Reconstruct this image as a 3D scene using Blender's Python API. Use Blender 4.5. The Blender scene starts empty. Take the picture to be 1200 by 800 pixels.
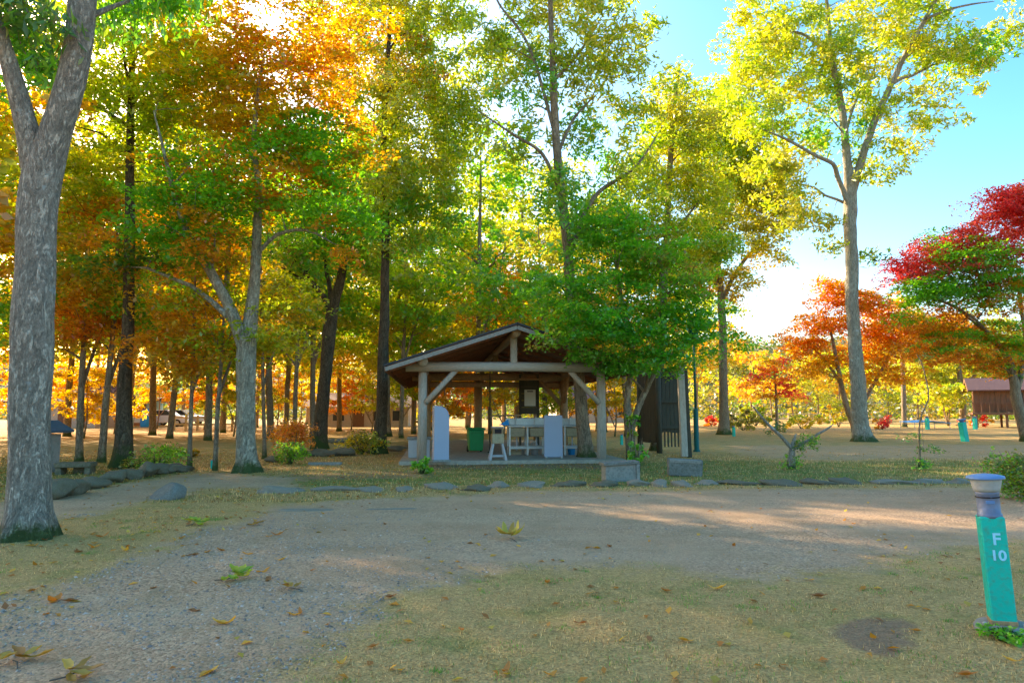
import bpy, math, random
import numpy as np
from mathutils import Vector, Matrix

# ------------------------------------------------------------------ camera, sky, sun, exposure
SC = bpy.context.scene
CAMH, FPX, TANP = 1.3, 800.0, 82.0 / 800.0
PITCH = math.atan(TANP)
cam_d = bpy.data.cameras.new('camera')
cam_d.lens = 24.0; cam_d.sensor_width = 36.0; cam_d.clip_start = 0.05; cam_d.clip_end = 4000
cam = bpy.data.objects.new('camera', cam_d)
cam.location = (0, 0, CAMH); cam.rotation_euler = (math.pi / 2 + PITCH, 0, 0)
SC.collection.objects.link(cam); SC.camera = cam

SUN_AZ, SUN_EL = math.radians(-47), math.radians(23)      # azimuth from +Y towards +X
world = bpy.data.worlds.new('World'); SC.world = world; world.use_nodes = True
wn = world.node_tree.nodes; wl = world.node_tree.links
sky = wn.new('ShaderNodeTexSky'); sky.sky_type = 'NISHITA'; sky.sun_disc = False
sky.sun_elevation = SUN_EL; sky.sun_rotation = SUN_AZ
sky.air_density = 1.0; sky.dust_density = 2.4; sky.ozone_density = 1.0
hs = wn.new('ShaderNodeHueSaturation'); hs.inputs['Saturation'].default_value = 1.5
hs.inputs['Hue'].default_value = 0.492
wl.new(sky.outputs[0], hs.inputs['Color'])
wl.new(hs.outputs[0], wn['Background'].inputs[0]); wn['Background'].inputs[1].default_value = 0.1
sun_d = bpy.data.lights.new('sun', 'SUN'); sun_d.energy = 3.2; sun_d.angle = math.radians(0.6); sun_d.color = (1.0, 0.82, 0.58)
sun = bpy.data.objects.new('sun', sun_d); SC.collection.objects.link(sun)
SUN_DIR = Vector((math.sin(SUN_AZ) * math.cos(SUN_EL), math.cos(SUN_AZ) * math.cos(SUN_EL), math.sin(SUN_EL)))
sun.rotation_euler = SUN_DIR.to_track_quat('Z', 'Y').to_euler(); sun.location = (-60, 60, 60)
SC.view_settings.view_transform = 'Standard'; SC.view_settings.look = 'None'
SC.view_settings.exposure = 2.42; SC.view_settings.gamma = 1.0
SC.render.engine = 'CYCLES'
SC.cycles.use_denoising = True
SC.cycles.max_bounces = 12; SC.cycles.diffuse_bounces = 8; SC.cycles.transmission_bounces = 8; SC.cycles.glossy_bounces = 2
SC.cycles.transparent_max_bounces = 4; SC.cycles.caustics_reflective = False; SC.cycles.caustics_refractive = False

rng = np.random.default_rng(11); random.seed(5)
COL = SC.collection

# ------------------------------------------------------------------ pixel -> place helpers (pixels of the 1200x800 photograph)
CP, SP = math.cos(PITCH), math.sin(PITCH)
def ray(px, py):
    a, b = (px - 600) / FPX, (400 - py) / FPX
    return np.array([a, CP - b * SP, SP + b * CP])
def G(px, py, z=0.0):                       # point on level ground
    d = ray(px, py); t = (z - CAMH) / d[2]
    return np.array([d[0] * t, d[1] * t, z])
def P(px, py, Y):                           # point at depth Y
    d = ray(px, py); t = Y / d[1]
    return np.array([d[0] * t, Y, CAMH + d[2] * t])
def proj(x, y, z):
    dz = z - CAMH; f = y * CP + dz * SP; u = -y * SP + dz * CP
    return 600 + FPX * x / f, 400 - FPX * u / f

# ------------------------------------------------------------------ objects
def link(o, parent=None):
    COL.objects.link(o)
    if parent is not None: o.parent = parent
    return o
def tag(o, label=None, cat=None, group=None, kind=None):
    if label: o['label'] = label
    if cat: o['category'] = cat
    if group: o['group'] = group
    if kind: o['kind'] = kind
    return o
def thing(name, label, cat, loc=(0, 0, 0), rz=0.0, group=None):
    o = bpy.data.objects.new(name, None); o.empty_display_size = 0.2
    o.location = loc; o.rotation_euler = (0, 0, rz); link(o)
    return tag(o, label, cat, group)
def copy_tree(o, parent=None):
    c = o.copy(); COL.objects.link(c); c.parent = parent
    for ch in o.children: copy_tree(ch, c)
    return c
def obj(name, me, mat=None, parent=None, loc=None, rot=None, scale=None):
    o = bpy.data.objects.new(name, me)
    if mat is not None and not me.materials: me.materials.append(mat)
    if loc is not None: o.location = loc
    if rot is not None: o.rotation_euler = rot
    if scale is not None: o.scale = scale
    return link(o, parent)

def fast_mesh(name, V, Q=None, T=None, col=None, smooth=False):
    me = bpy.data.meshes.new(name)
    V = np.asarray(V, dtype=np.float32)
    Q = np.zeros((0, 4), np.int32) if Q is None else np.asarray(Q, np.int32).reshape(-1, 4)
    T = np.zeros((0, 3), np.int32) if T is None else np.asarray(T, np.int32).reshape(-1, 3)
    me.vertices.add(len(V)); me.vertices.foreach_set('co', V.ravel())
    nl = Q.size + T.size
    me.loops.add(nl); me.loops.foreach_set('vertex_index', np.concatenate([Q.ravel(), T.ravel()]))
    nf = len(Q) + len(T); me.polygons.add(nf)
    st = np.concatenate([np.arange(len(Q)) * 4, Q.size + np.arange(len(T)) * 3]).astype(np.int32)
    me.polygons.foreach_set('loop_start', st)
    if smooth: me.polygons.foreach_set('use_smooth', np.ones(nf, dtype=bool))
    if col is not None:
        a = me.attributes.new('col', 'FLOAT_COLOR', 'POINT')
        c = np.ones((len(V), 4), np.float32); c[:, :3] = col
        a.data.foreach_set('color', c.ravel())
    me.update(calc_edges=True); me.validate()
    return me

class MB:                                   # small mesh builder in local metres
    def __init__(s): s.v = []; s.f = []; s.n = 0
    def add(s, v, f):
        s.v += [tuple(map(float, p)) for p in v]; s.f += [tuple(i + s.n for i in q) for q in f]; s.n += len(v)
        return s
    def box(s, c, d, R=None, taper=1.0, bev=0.0):
        x, y, z = d[0] / 2, d[1] / 2, d[2] / 2
        if bev <= 0:
            pts = [(-x, -y, -z), (x, -y, -z), (x, y, -z), (-x, y, -z)] + [(a * taper, b * taper, z) for a, b in ((-x, -y), (x, -y), (x, y), (-x, y))]
            fs = [(3, 2, 1, 0), (4, 5, 6, 7), (0, 1, 5, 4), (1, 2, 6, 5), (2, 3, 7, 6), (3, 0, 4, 7)]
        else:
            b = min(bev, x * .9, y * .9, z * .9); pts = []; fs = []
            def ring(xx, yy, zz, t):
                return [(-xx * t, -yy * t + b * t, zz), (-xx * t + b * t, -yy * t, zz), (xx * t - b * t, -yy * t, zz), (xx * t, -yy * t + b * t, zz),
                        (xx * t, yy * t - b * t, zz), (xx * t - b * t, yy * t, zz), (-xx * t + b * t, yy * t, zz), (-xx * t, yy * t - b * t, zz)]
            pts = ring(x - b, y - b, -z, 1) + ring(x, y, -z + b, 1) + ring(x, y, z - b, taper) + ring(x - b, y - b, z, taper)
            for r in range(3):
                for i in range(8):
                    j = (i + 1) % 8; fs.append((r * 8 + i, r * 8 + j, r * 8 + 8 + j, r * 8 + 8 + i))
            fs.append(tuple(range(7, -1, -1))); fs.append(tuple(range(24, 32)))
        if R is not None: pts = [tuple(R @ Vector(p)) for p in pts]
        return s.add([(p[0] + c[0], p[1] + c[1], p[2] + c[2]) for p in pts], fs)
    def tube(s, pts, r, n=8, cap=True):
        pts = np.asarray(pts, float); r = np.broadcast_to(np.asarray(r, float), (len(pts),))
        V, Q = tube_arrays(pts, r, n)
        f = [tuple(q) for q in Q]
        if cap: f += [tuple(range(n - 1, -1, -1)), tuple(range((len(pts) - 1) * n, len(pts) * n))]
        return s.add(V, f)
    def lathe(s, prof, n=20, c=(0, 0, 0)):
        v = []; f = []
        for r, z in prof:
            for i in range(n):
                a = 2 * math.pi * i / n; v.append((c[0] + r * math.cos(a), c[1] + r * math.sin(a), c[2] + z))
        for k in range(len(prof) - 1):
            for i in range(n):
                j = (i + 1) % n; f.append((k * n + i, k * n + j, k * n + n + j, k * n + n + i))
        f.append(tuple(range(n - 1, -1, -1))); f.append(tuple(range((len(prof) - 1) * n, len(prof) * n)))
        return s.add(v, f)
    def prism(s, poly, y0, y1):               # poly in x,z extruded along y
        n = len(poly)
        v = [(x, y0, z) for x, z in poly] + [(x, y1, z) for x, z in poly]
        f = [tuple(range(n)), tuple(range(2 * n - 1, n - 1, -1))] + [(i + n, (i + 1) % n + n, (i + 1) % n, i) for i in range(n)]
        return s.add(v, f)
    def mesh(s, name, smooth=False):
        me = bpy.data.meshes.new(name); me.from_pydata(s.v, [], s.f); me.update()
        if smooth: me.polygons.foreach_set('use_smooth', np.ones(len(me.polygons), dtype=bool))
        return me
    def build(s, name, mat, parent=None, smooth=False, loc=None, rot=None):
        return obj(name, s.mesh(name, smooth), mat, parent, loc, rot)

def tube_arrays(pts, r, n, ph=0.0):
    pts = np.asarray(pts, float); m = len(pts)
    t = np.gradient(pts, axis=0); t /= np.linalg.norm(t, axis=1)[:, None] + 1e-9
    ref = np.array([0.0, 1.0, 0.0]) if abs(t[0][1]) < 0.8 else np.array([1.0, 0, 0])
    u = np.cross(t, ref); u /= np.linalg.norm(u, axis=1)[:, None] + 1e-9
    w = np.cross(t, u)
    a = np.arange(n) * 2 * math.pi / n + ph
    V = pts[:, None, :] + r[:, None, None] * (np.cos(a)[None, :, None] * u[:, None, :] + np.sin(a)[None, :, None] * w[:, None, :])
    i = np.arange(m - 1)[:, None] * n; k = np.arange(n)[None, :]; k2 = (k + 1) % n
    Q = np.stack([i + k, i + k2, i + n + k2, i + n + k], -1).reshape(-1, 4)
    return V.reshape(-1, 3), Q

# ------------------------------------------------------------------ materials
def newmat(name):
    m = bpy.data.materials.new(name); m.use_nodes = True
    nt = m.node_tree; return m, nt.nodes, nt.links, nt.nodes['Principled BSDF']
def mix_rgb(N, L, fac, a, b):
    x = N.new('ShaderNodeMix'); x.data_type = 'RGBA'
    for s, v in ((x.inputs['Factor'], fac), (x.inputs['A'], a), (x.inputs['B'], b)):
        if isinstance(v, (int, float)): s.default_value = v
        elif isinstance(v, tuple): s.default_value = (*v, 1) if len(v) == 3 else v
        else: L.new(v, s)
    return x.outputs['Result']
def math_n(N, L, op, a, b=0.0, clamp=False):
    x = N.new('ShaderNodeMath'); x.operation = op; x.use_clamp = clamp
    for s, v in ((x.inputs[0], a), (x.inputs[1], b)):
        if isinstance(v, (int, float)): s.default_value = v
        else: L.new(v, s)
    return x.outputs[0]
def noise(N, L, vec, scale, detail=4, rough=0.6):
    x = N.new('ShaderNodeTexNoise'); x.inputs['Scale'].default_value = scale; x.inputs['Detail'].default_value = detail
    x.inputs['Roughness'].default_value = rough
    if vec is not None: L.new(vec, x.inputs['Vector'])
    return x.outputs['Fac']
def ramp(N, L, fac, stops):
    x = N.new('ShaderNodeValToRGB'); L.new(fac, x.inputs[0]); e = x.color_ramp.elements
    while len(e) < len(stops): e.new(0.5)
    for k, (p, c) in enumerate(stops):
        e[k].position = p; e[k].color = (*c, 1) if isinstance(c, tuple) else (c, c, c, 1)
    return x.outputs[0]
def coords(N, kind='Object'):
    return N.new('ShaderNodeTexCoord').outputs[kind]
def mapping(N, L, vec, scale):
    x = N.new('ShaderNodeMapping'); L.new(vec, x.inputs[0]); x.inputs['Scale'].default_value = scale; return x.outputs[0]
def bump(N, L, bsdf, h, strength=0.4, dist=0.02):
    x = N.new('ShaderNodeBump'); x.inputs['Strength'].default_value = strength; x.inputs['Distance'].default_value = dist
    L.new(h, x.inputs['Height']); L.new(x.outputs[0], bsdf.inputs['Normal'])

def weathered(name, c, rough=0.8, var=0.35, scale=6.0, dirt=(0.06, 0.05, 0.04), dirtamt=0.35, stretch=(1, 1, 1), metallic=0.0, bs=0.3):
    m, N, L, B = newmat(name); v = mapping(N, L, coords(N), stretch)
    n1 = noise(N, L, v, scale, 6, 0.65); n2 = noise(N, L, v, scale * 5, 4, 0.6)
    hi = tuple(min(1, k * (1 + var)) for k in c); lo = tuple(k * (1 - var) for k in c)
    a = mix_rgb(N, L, n1, lo, hi)
    d = math_n(N, L, 'MULTIPLY', ramp(N, L, n2, [(0.45, 0.0), (0.75, 1.0)]), dirtamt)
    L.new(mix_rgb(N, L, d, a, dirt), B.inputs['Base Color'])
    B.inputs['Roughness'].default_value = rough; B.inputs['Metallic'].default_value = metallic
    B.inputs['Specular IOR Level'].default_value = 0.3
    bump(N, L, B, n2, bs, 0.01)
    return m

def bark(name, c1, c2, moss=0.0, sc=1.0, lichen=0.0):
    m, N, L, B = newmat(name); co = coords(N)
    wv = noise(N, L, mapping(N, L, co, (4, 4, 1.2)), 2.0, 4, 0.6)
    wx = N.new('ShaderNodeVectorMath'); wx.operation = 'SCALE'; wx.inputs['Scale'].default_value = 0.35
    cb = N.new('ShaderNodeCombineXYZ'); L.new(wv, cb.inputs[0]); L.new(wv, cb.inputs[1]); L.new(wv, cb.inputs[2]); L.new(cb.outputs[0], wx.inputs[0])
    ad = N.new('ShaderNodeVectorMath'); L.new(co, ad.inputs[0]); L.new(wx.outputs[0], ad.inputs[1])
    f1 = noise(N, L, mapping(N, L, ad.outputs[0], (16 * sc, 16 * sc, 2.6 * sc)), 1.6, 7, 0.72)      # long furrows
    f2 = noise(N, L, mapping(N, L, co, (1, 1, 0.55)), 34 * sc, 5, 0.75)                            # fine flakes
    n1 = noise(N, L, mapping(N, L, co, (3, 3, 1.1)), 1.3, 6, 0.7)
    crack = ramp(N, L, f1, [(0.36, 0.0), (0.56, 1.0)]); n2 = f2
    a = mix_rgb(N, L, ramp(N, L, n1, [(0.3, 0.0), (0.7, 1.0)]), c2, c1)
    a = mix_rgb(N, L, ramp(N, L, f2, [(0.42, 0.0), (0.7, 0.75)]), a, tuple(min(1, k * 1.55) for k in c1))
    a = mix_rgb(N, L, crack, tuple(k * 0.66 for k in c2), a)
    if lichen > 0:
        nl = noise(N, L, co, 3.3, 3, 0.5)
        a = mix_rgb(N, L, math_n(N, L, 'MULTIPLY', ramp(N, L, nl, [(0.66, 0.0), (0.71, 1.0)]), lichen), a, (0.62, 0.64, 0.6))
    if moss > 0:
        sx = N.new('ShaderNodeSeparateXYZ'); L.new(co, sx.inputs[0])
        mz = N.new('ShaderNodeMapRange'); L.new(sx.outputs['Z'], mz.inputs[0])
        mz.inputs[1].default_value = 0.0; mz.inputs[2].default_value = moss; mz.inputs[3].default_value = 1.0; mz.inputs[4].default_value = 0.0
        nm = noise(N, L, co, 5.0, 6, 0.75)
        mf = ramp(N, L, math_n(N, L, 'ADD', math_n(N, L, 'MULTIPLY', mz.outputs[0], 0.55), nm), [(0.7, 0.0), (0.95, 0.95)])
        a = mix_rgb(N, L, mf, a, (0.07, 0.10, 0.025))
    L.new(a, B.inputs['Base Color']); B.inputs['Roughness'].default_value = 0.95
    B.inputs['Specular IOR Level'].default_value = 0.15
    h = math_n(N, L, 'ADD', math_n(N, L, 'MULTIPLY', crack, 0.8), math_n(N, L, 'MULTIPLY', n2, 0.5))
    bump(N, L, B, h, 0.9, 0.03)
    return m

def leaf_mat(name, trans=0.55, gloss=0.06):
    m, N, L, B = newmat(name); N.remove(B); out = N['Material Output']
    at = N.new('ShaderNodeAttribute'); at.attribute_name = 'col'
    d = N.new('ShaderNodeBsdfDiffuse'); L.new(at.outputs['Color'], d.inputs[0])
    t = N.new('ShaderNodeBsdfTranslucent')
    hs_ = N.new('ShaderNodeHueSaturation'); hs_.inputs['Value'].default_value = 1.9; hs_.inputs['Saturation'].default_value = 1.05
    L.new(at.outputs['Color'], hs_.inputs['Color']); L.new(hs_.outputs[0], t.inputs[0])
    mx = N.new('ShaderNodeMixShader'); mx.inputs[0].default_value = trans; L.new(d.outputs[0], mx.inputs[1]); L.new(t.outputs[0], mx.inputs[2])
    g = N.new('ShaderNodeBsdfGlossy'); g.inputs['Roughness'].default_value = 0.45; g.inputs[0].default_value = (1, 1, 1, 1)
    m2 = N.new('ShaderNodeMixShader'); m2.inputs[0].default_value = gloss; L.new(mx.outputs[0], m2.inputs[1]); L.new(g.outputs[0], m2.inputs[2])
    L.new(m2.outputs[0], out.inputs[0])
    return m

M = {}
M['leaf'] = leaf_mat('leaf')
M['grass'] = leaf_mat('grass_blade', 0.3, 0.02)
M['litter'] = leaf_mat('litter_leaf', 0.2, 0.03)
M['bark_grey'] = bark('bark_grey', (0.52, 0.42, 0.325), (0.31, 0.25, 0.19), moss=0.32, sc=1.3, lichen=0.8)
M['bark_pale'] = bark('bark_pale', (0.50, 0.43, 0.32), (0.28, 0.235, 0.165), moss=0.5, sc=1.0, lichen=0.6)
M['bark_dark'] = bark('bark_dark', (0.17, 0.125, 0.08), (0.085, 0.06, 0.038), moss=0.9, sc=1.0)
M['bark_brown'] = bark('bark_brown', (0.42, 0.31, 0.205), (0.23, 0.165, 0.105), moss=0.6, sc=1.0)
M['twig'] = weathered('twig', (0.12, 0.095, 0.07), 0.9, 0.4, 4)
M['log'] = weathered('weathered_log', (0.52, 0.43, 0.34), 0.85, 0.3, 3, (0.12, 0.10, 0.075), 0.55, (6, 6, 0.6))
M['log_h'] = weathered('weathered_log_beam', (0.52, 0.44, 0.36), 0.85, 0.3, 3, (0.12, 0.10, 0.075), 0.5, (0.6, 6, 6))
M['wood_warm'] = weathered('warm_timber', (0.42, 0.25, 0.12), 0.8, 0.35, 3, (0.06, 0.035, 0.02), 0.5, (3, 3, 1))
M['wood_roof'] = weathered('roof_boards', (0.30, 0.125, 0.062), 0.8, 0.4, 3, (0.03, 0.015, 0.01), 0.5, (5, 0.5, 5))
M['wood_dark'] = weathered('dark_timber', (0.075, 0.062, 0.04), 0.85, 0.45, 4, (0.03, 0.03, 0.02), 0.5, (6, 6, 0.7))
M['wood_fascia'] = weathered('fascia', (0.34, 0.28, 0.23), 0.85, 0.25, 4, (0.1, 0.08, 0.06), 0.5)
M['shingle'] = weathered('roof_cover', (0.07, 0.06, 0.06), 0.9, 0.4, 5)
M['stone'] = weathered('stone', (0.22, 0.195, 0.16), 0.92, 0.5, 5, (0.06, 0.06, 0.035), 0.7, bs=0.8)
M['stone_moss'] = weathered('mossy_stone', (0.19, 0.145, 0.095), 0.92, 0.5, 6, (0.06, 0.075, 0.02), 0.9, bs=0.8)
M['concrete'] = weathered('concrete', (0.30, 0.265, 0.22), 0.9, 0.25, 5, (0.09, 0.085, 0.07), 0.6, bs=0.5)
M['floor_slab'] = weathered('floor_concrete', (0.42, 0.33, 0.24), 0.9, 0.25, 2, (0.14, 0.11, 0.08), 0.6)
M['white_paint'] = weathered('white_paint', (0.46, 0.42, 0.41), 0.55, 0.08, 4, (0.3, 0.32, 0.25), 0.25)
M['panel_blue'] = weathered('pale_blue_panel', (0.36, 0.37, 0.45), 0.45, 0.06, 3, (0.35, 0.36, 0.38), 0.15)
M['steel'] = weathered('steel', (0.5, 0.48, 0.44), 0.45, 0.2, 8, (0.2, 0.17, 0.13), 0.4, metallic=0.6)
M['sink_box'] = weathered('sink_timber', (0.45, 0.33, 0.19), 0.7, 0.2, 5, (0.15, 0.1, 0.06), 0.4)
M['green_plastic'] = weathered('green_plastic', (0.02, 0.26, 0.07), 0.45, 0.15, 6, (0.03, 0.12, 0.05), 0.3)
M['lamp_green'] = weathered('dark_green_metal', (0.008, 0.10, 0.075), 0.45, 0.2, 6, (0.02, 0.05, 0.04), 0.3)
M['bollard'] = weathered('teal_paint', (0.0, 0.50, 0.38), 0.5, 0.14, 7, (0.10, 0.20, 0.11), 0.55, bs=0.3)
M['bollard_grey'] = weathered('bollard_metal', (0.17, 0.19, 0.27), 0.45, 0.15, 7, (0.14, 0.13, 0.13), 0.4, metallic=0.2)
M['bollard_cap'] = weathered('bollard_cap', (0.12, 0.22, 0.42), 0.4, 0.12, 7, (0.3, 0.3, 0.3), 0.2)
M['bollard_cone'] = weathered('bollard_cone', (0.42, 0.40, 0.39), 0.5, 0.15, 6, (0.2, 0.17, 0.15), 0.3)
M['letter'] = weathered('letter_blue', (0.34, 0.74, 0.92), 0.5, 0.05, 8, (0.2, 0.5, 0.6), 0.2)
M['paper'] = weathered('paper', (0.6, 0.56, 0.46), 0.8, 0.06, 6, (0.35, 0.33, 0.28), 0.3)
M['blue'] = weathered('blue_plastic', (0.03, 0.30, 0.66), 0.5, 0.15, 5)
M['black'] = weathered('dark_opening', (0.025, 0.012, 0.012), 0.7, 0.2, 5)
M['glass'] = weathered('window_glass', (0.03, 0.035, 0.04), 0.1, 0.1, 3, bs=0.02)
M['cabin'] = weathered('cabin_timber', (0.20, 0.10, 0.055), 0.8, 0.25, 3, (0.08, 0.04, 0.025), 0.4)
M['cabin_roof'] = weathered('cabin_roof', (0.13, 0.075, 0.075), 0.85, 0.2, 3)
M['house'] = weathered('house_wall', (0.5, 0.42, 0.34), 0.85, 0.15, 3)
M['house_roof'] = weathered('house_roof', (0.45, 0.36, 0.33), 0.8, 0.15, 3)
M['slate'] = weathered('slate_blue_roof', (0.09, 0.13, 0.18), 0.7, 0.2, 4)
M['carpaint'] = weathered('car_paint_white', (0.75, 0.76, 0.78), 0.25, 0.04, 3, dirtamt=0.08, bs=0.03)
M['carpaint2'] = weathered('car_paint_silver', (0.4, 0.42, 0.45), 0.25, 0.04, 3, dirtamt=0.08, bs=0.03)
M['tyre'] = weathered('tyre', (0.02, 0.02, 0.02), 0.9, 0.2, 9)
M['shed_wall'] = weathered('shed_wall', (0.28, 0.42, 0.45), 0.8, 0.15, 3)
M['pole'] = weathered('pale_fence_timber', (0.5, 0.42, 0.28), 0.85, 0.2, 4)

# sign with worn, unreadable marks
m, N, L, B = newmat('faded_sign'); co = coords(N)
nb = noise(N, L, mapping(N, L, co, (14, 1, 22)), 1.0, 2, 0.5)
L.new(mix_rgb(N, L, ramp(N, L, nb, [(0.5, 0.0), (0.56, 1.0)]), (0.6, 0.56, 0.46), (0.16, 0.14, 0.12)), B.inputs['Base Color'])
B.inputs['Roughness'].default_value = 0.8; M['sign'] = m

# ground: masks in the colour attribute (R gravel, G green moss/lawn, B bare earth)
m, N, L, B = newmat('ground_mix'); pos = N.new('ShaderNodeNewGeometry').outputs['Position']
at = N.new('ShaderNodeAttribute'); at.attribute_name = 'col'; sp = N.new('ShaderNodeSeparateColor'); L.new(at.outputs['Color'], sp.inputs[0])
nA = noise(N, L, pos, 0.55, 6, 0.65); nB = noise(N, L, pos, 5.0, 6, 0.7); nC = noise(N, L, pos, 60.0, 4, 0.7); nD = noise(N, L, pos, 1.7, 5, 0.6)
nCc = ramp(N, L, nC, [(0.34, 0.0), (0.66, 1.0)])
nE = noise(N, L, pos, 22.0, 5, 0.75)
nCc = math_n(N, L, 'ADD', math_n(N, L, 'MULTIPLY', nCc, 0.6), math_n(N, L, 'MULTIPLY', ramp(N, L, nE, [(0.35, 0.0), (0.65, 1.0)]), 0.4))
straw = mix_rgb(N, L, nCc, (0.20, 0.095, 0.03), (0.85, 0.54, 0.20))
straw = mix_rgb(N, L, ramp(N, L, nB, [(0.4, 0.0), (0.75, 0.55)]), straw, (0.42, 0.26, 0.09))
green = mix_rgb(N, L, nCc, (0.10, 0.115, 0.022), (0.32, 0.30, 0.07))
gm = math_n(N, L, 'ADD', math_n(N, L, 'MULTIPLY', sp.outputs['Green'], 1.1), math_n(N, L, 'MULTIPLY', math_n(N, L, 'SUBTRACT', nD, 0.5), 1.6))
base = mix_rgb(N, L, ramp(N, L, gm, [(0.3, 0.0), (0.75, 1.0)]), straw, green)
earth = mix_rgb(N, L, nCc, (0.17, 0.09, 0.045), (0.46, 0.28, 0.15))
em = math_n(N, L, 'ADD', sp.outputs['Blue'], math_n(N, L, 'MULTIPLY', math_n(N, L, 'SUBTRACT', nB, 0.5), 1.2))
base = mix_rgb(N, L, ramp(N, L, em, [(0.35, 0.0), (0.7, 1.0)]), base, earth)
vo = N.new('ShaderNodeTexVoronoi'); vo.inputs['Scale'].default_value = 55.0; L.new(pos, vo.inputs['Vector'])
sv = N.new('ShaderNodeSeparateColor'); L.new(vo.outputs['Color'], sv.inputs[0])
peb = mix_rgb(N, L, sv.outputs[0], (0.235, 0.138, 0.08), (0.73, 0.48, 0.285))
gdirt = mix_rgb(N, L, nCc, (0.34, 0.19, 0.10), (0.65, 0.395, 0.215))
grav = mix_rgb(N, L, ramp(N, L, nA, [(0.38, 0.15), (0.62, 0.85)]), gdirt, peb)
nT = noise(N, L, mapping(N, L, pos, (0.22, 1.5, 1)), 1.0, 4, 0.6)
grav = mix_rgb(N, L, math_n(N, L, 'MULTIPLY', ramp(N, L, nT, [(0.42, 0.0), (0.6, 1.0)]), 0.45), grav, (0.56, 0.37, 0.22))
grav = mix_rgb(N, L, math_n(N, L, 'MULTIPLY', ramp(N, L, nD, [(0.5, 0.0), (0.72, 1.0)]), 0.6), grav, (0.36, 0.225, 0.11))
rm = math_n(N, L, 'ADD', sp.outputs['Red'], math_n(N, L, 'MULTIPLY', math_n(N, L, 'SUBTRACT', nB, 0.5), 1.1))
base = mix_rgb(N, L, ramp(N, L, rm, [(0.35, 0.0), (0.68, 1.0)]), base, grav)
L.new(base, B.inputs['Base Color']); B.inputs['Roughness'].default_value = 0.95; B.inputs['Specular IOR Level'].default_value = 0.15
hh = math_n(N, L, 'ADD', math_n(N, L, 'MULTIPLY', nC, 0.5), math_n(N, L, 'MULTIPLY', vo.outputs['Distance'], -0.5))
hh = math_n(N, L, 'ADD', hh, math_n(N, L, 'MULTIPLY', nB, 0.8))
bump(N, L, B, hh, 0.8, 0.03); M['ground'] = m

m, N, L, B = newmat('hill_wood'); pos = N.new('ShaderNodeNewGeometry').outputs['Position']
n1 = noise(N, L, pos, 0.09, 6, 0.7)
L.new(ramp(N, L, n1, [(0.3, (0.05, 0.07, 0.025)), (0.5, (0.14, 0.13, 0.04)), (0.65, (0.25, 0.15, 0.05)), (0.8, (0.12, 0.14, 0.04))]), B.inputs['Base Color'])
B.inputs['Roughness'].default_value = 1.0; M['hill'] = m

# ------------------------------------------------------------------ ground
def poly_sd(pts, poly):                     # signed distance, positive inside
    poly = np.asarray(poly)[:, :2]; d = np.full(len(pts), 1e9); ins = np.zeros(len(pts), bool)
    for i in range(len(poly)):
        a, b = poly[i], poly[(i + 1) % len(poly)]; ab = b - a
        t = np.clip(((pts - a) @ ab) / (ab @ ab + 1e-12), 0, 1)
        d = np.minimum(d, np.linalg.norm(pts - (a + t[:, None] * ab), axis=1))
        c = ((a[1] > pts[:, 1]) != (b[1] > pts[:, 1])) & (pts[:, 0] < (b[0] - a[0]) * (pts[:, 1] - a[1]) / (b[1] - a[1] + 1e-12) + a[0])
        ins ^= c
    return np.where(ins, d, -d)
def sstep(x, a, b):
    t = np.clip((x - a) / (b - a), 0, 1); return t * t * (3 - 2 * t)
def wob(x, y, s=1.0):
    return (np.sin(1.7 * x * s + 0.6 * y * s) + np.sin(2.9 * y * s - 1.3 * x * s + 1) + np.sin(5.1 * x * s + 3.7 * y * s + 2) * 0.6) / 2.6
GP = lambda L_: [G(*p) for p in L_]
ROADS = [GP([(1500, 570), (1300, 571), (1110, 573), (900, 573), (600, 577), (430, 586), (330, 594), (240, 618), (120, 662), (0, 712), (-150, 775), (-400, 950),
             (280, 860), (310, 800), (360, 752), (430, 708), (560, 674), (700, 666), (850, 676), (980, 664), (1080, 648), (1200, 632), (1500, 612)]),
         GP([(340, 560), (250, 553), (210, 557), (65, 583), (-300, 625), (-300, 665), (65, 606), (160, 592), (250, 572), (345, 574)])]
FARPATH = GP([(835, 521), (1000, 521), (1300, 520), (1300, 536), (1000, 540), (860, 538)])
LAWNG = [(GP([(300, 572), (1250, 566), (1300, 540), (830, 540), (720, 538), (500, 546), (330, 556)]), 0.62),
         (GP([(60, 582), (210, 554), (230, 545), (100, 536), (-100, 560)]), 0.6)]
EARTH = [(GP([(958, 735), (1000, 722), (1060, 724), (1085, 745), (1040, 768), (980, 765)]), 1.0, 0.12),
         (GP([(300, 566), (520, 560), (520, 548), (330, 555)]), 0.6, 0.6),
         (GP([(80, 770), (200, 745), (330, 735), (330, 760), (200, 775), (100, 785)]), 0.5, 0.2)]
PAV_EARTH = GP([(460, 550), (720, 550), (700, 520), (470, 520)])
def masks(x, y):
    p = np.stack([x, y], 1); n = wob(x, y) * 0.22 + wob(x, y, 3.1) * 0.12
    soft = 0.85 + 0.01 * np.maximum(y, 0)
    r = np.zeros(len(p))
    for R_ in ROADS: r = np.maximum(r, sstep(poly_sd(p, R_) + n, -soft, soft))
    r = np.maximum(r, 0.55 * sstep(poly_sd(p, FARPATH) + n * 2, -1, 1))
    g = np.full(len(p), 0.27)
    for q, a in LAWNG: g = np.maximum(g, a * sstep(poly_sd(p, q) + n * 2, -0.4, 0.4))
    g = np.where(y > 20, 0.3, g)
    b = np.zeros(len(p))
    for q, a, s in EARTH: b = np.maximum(b, a * sstep(poly_sd(p, q) + n * 0.5, -s, s))
    b = np.maximum(b, 0.7 * sstep(poly_sd(p, PAV_EARTH) + n * 2, -0.6, 0.6))
    return r, g, b
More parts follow.
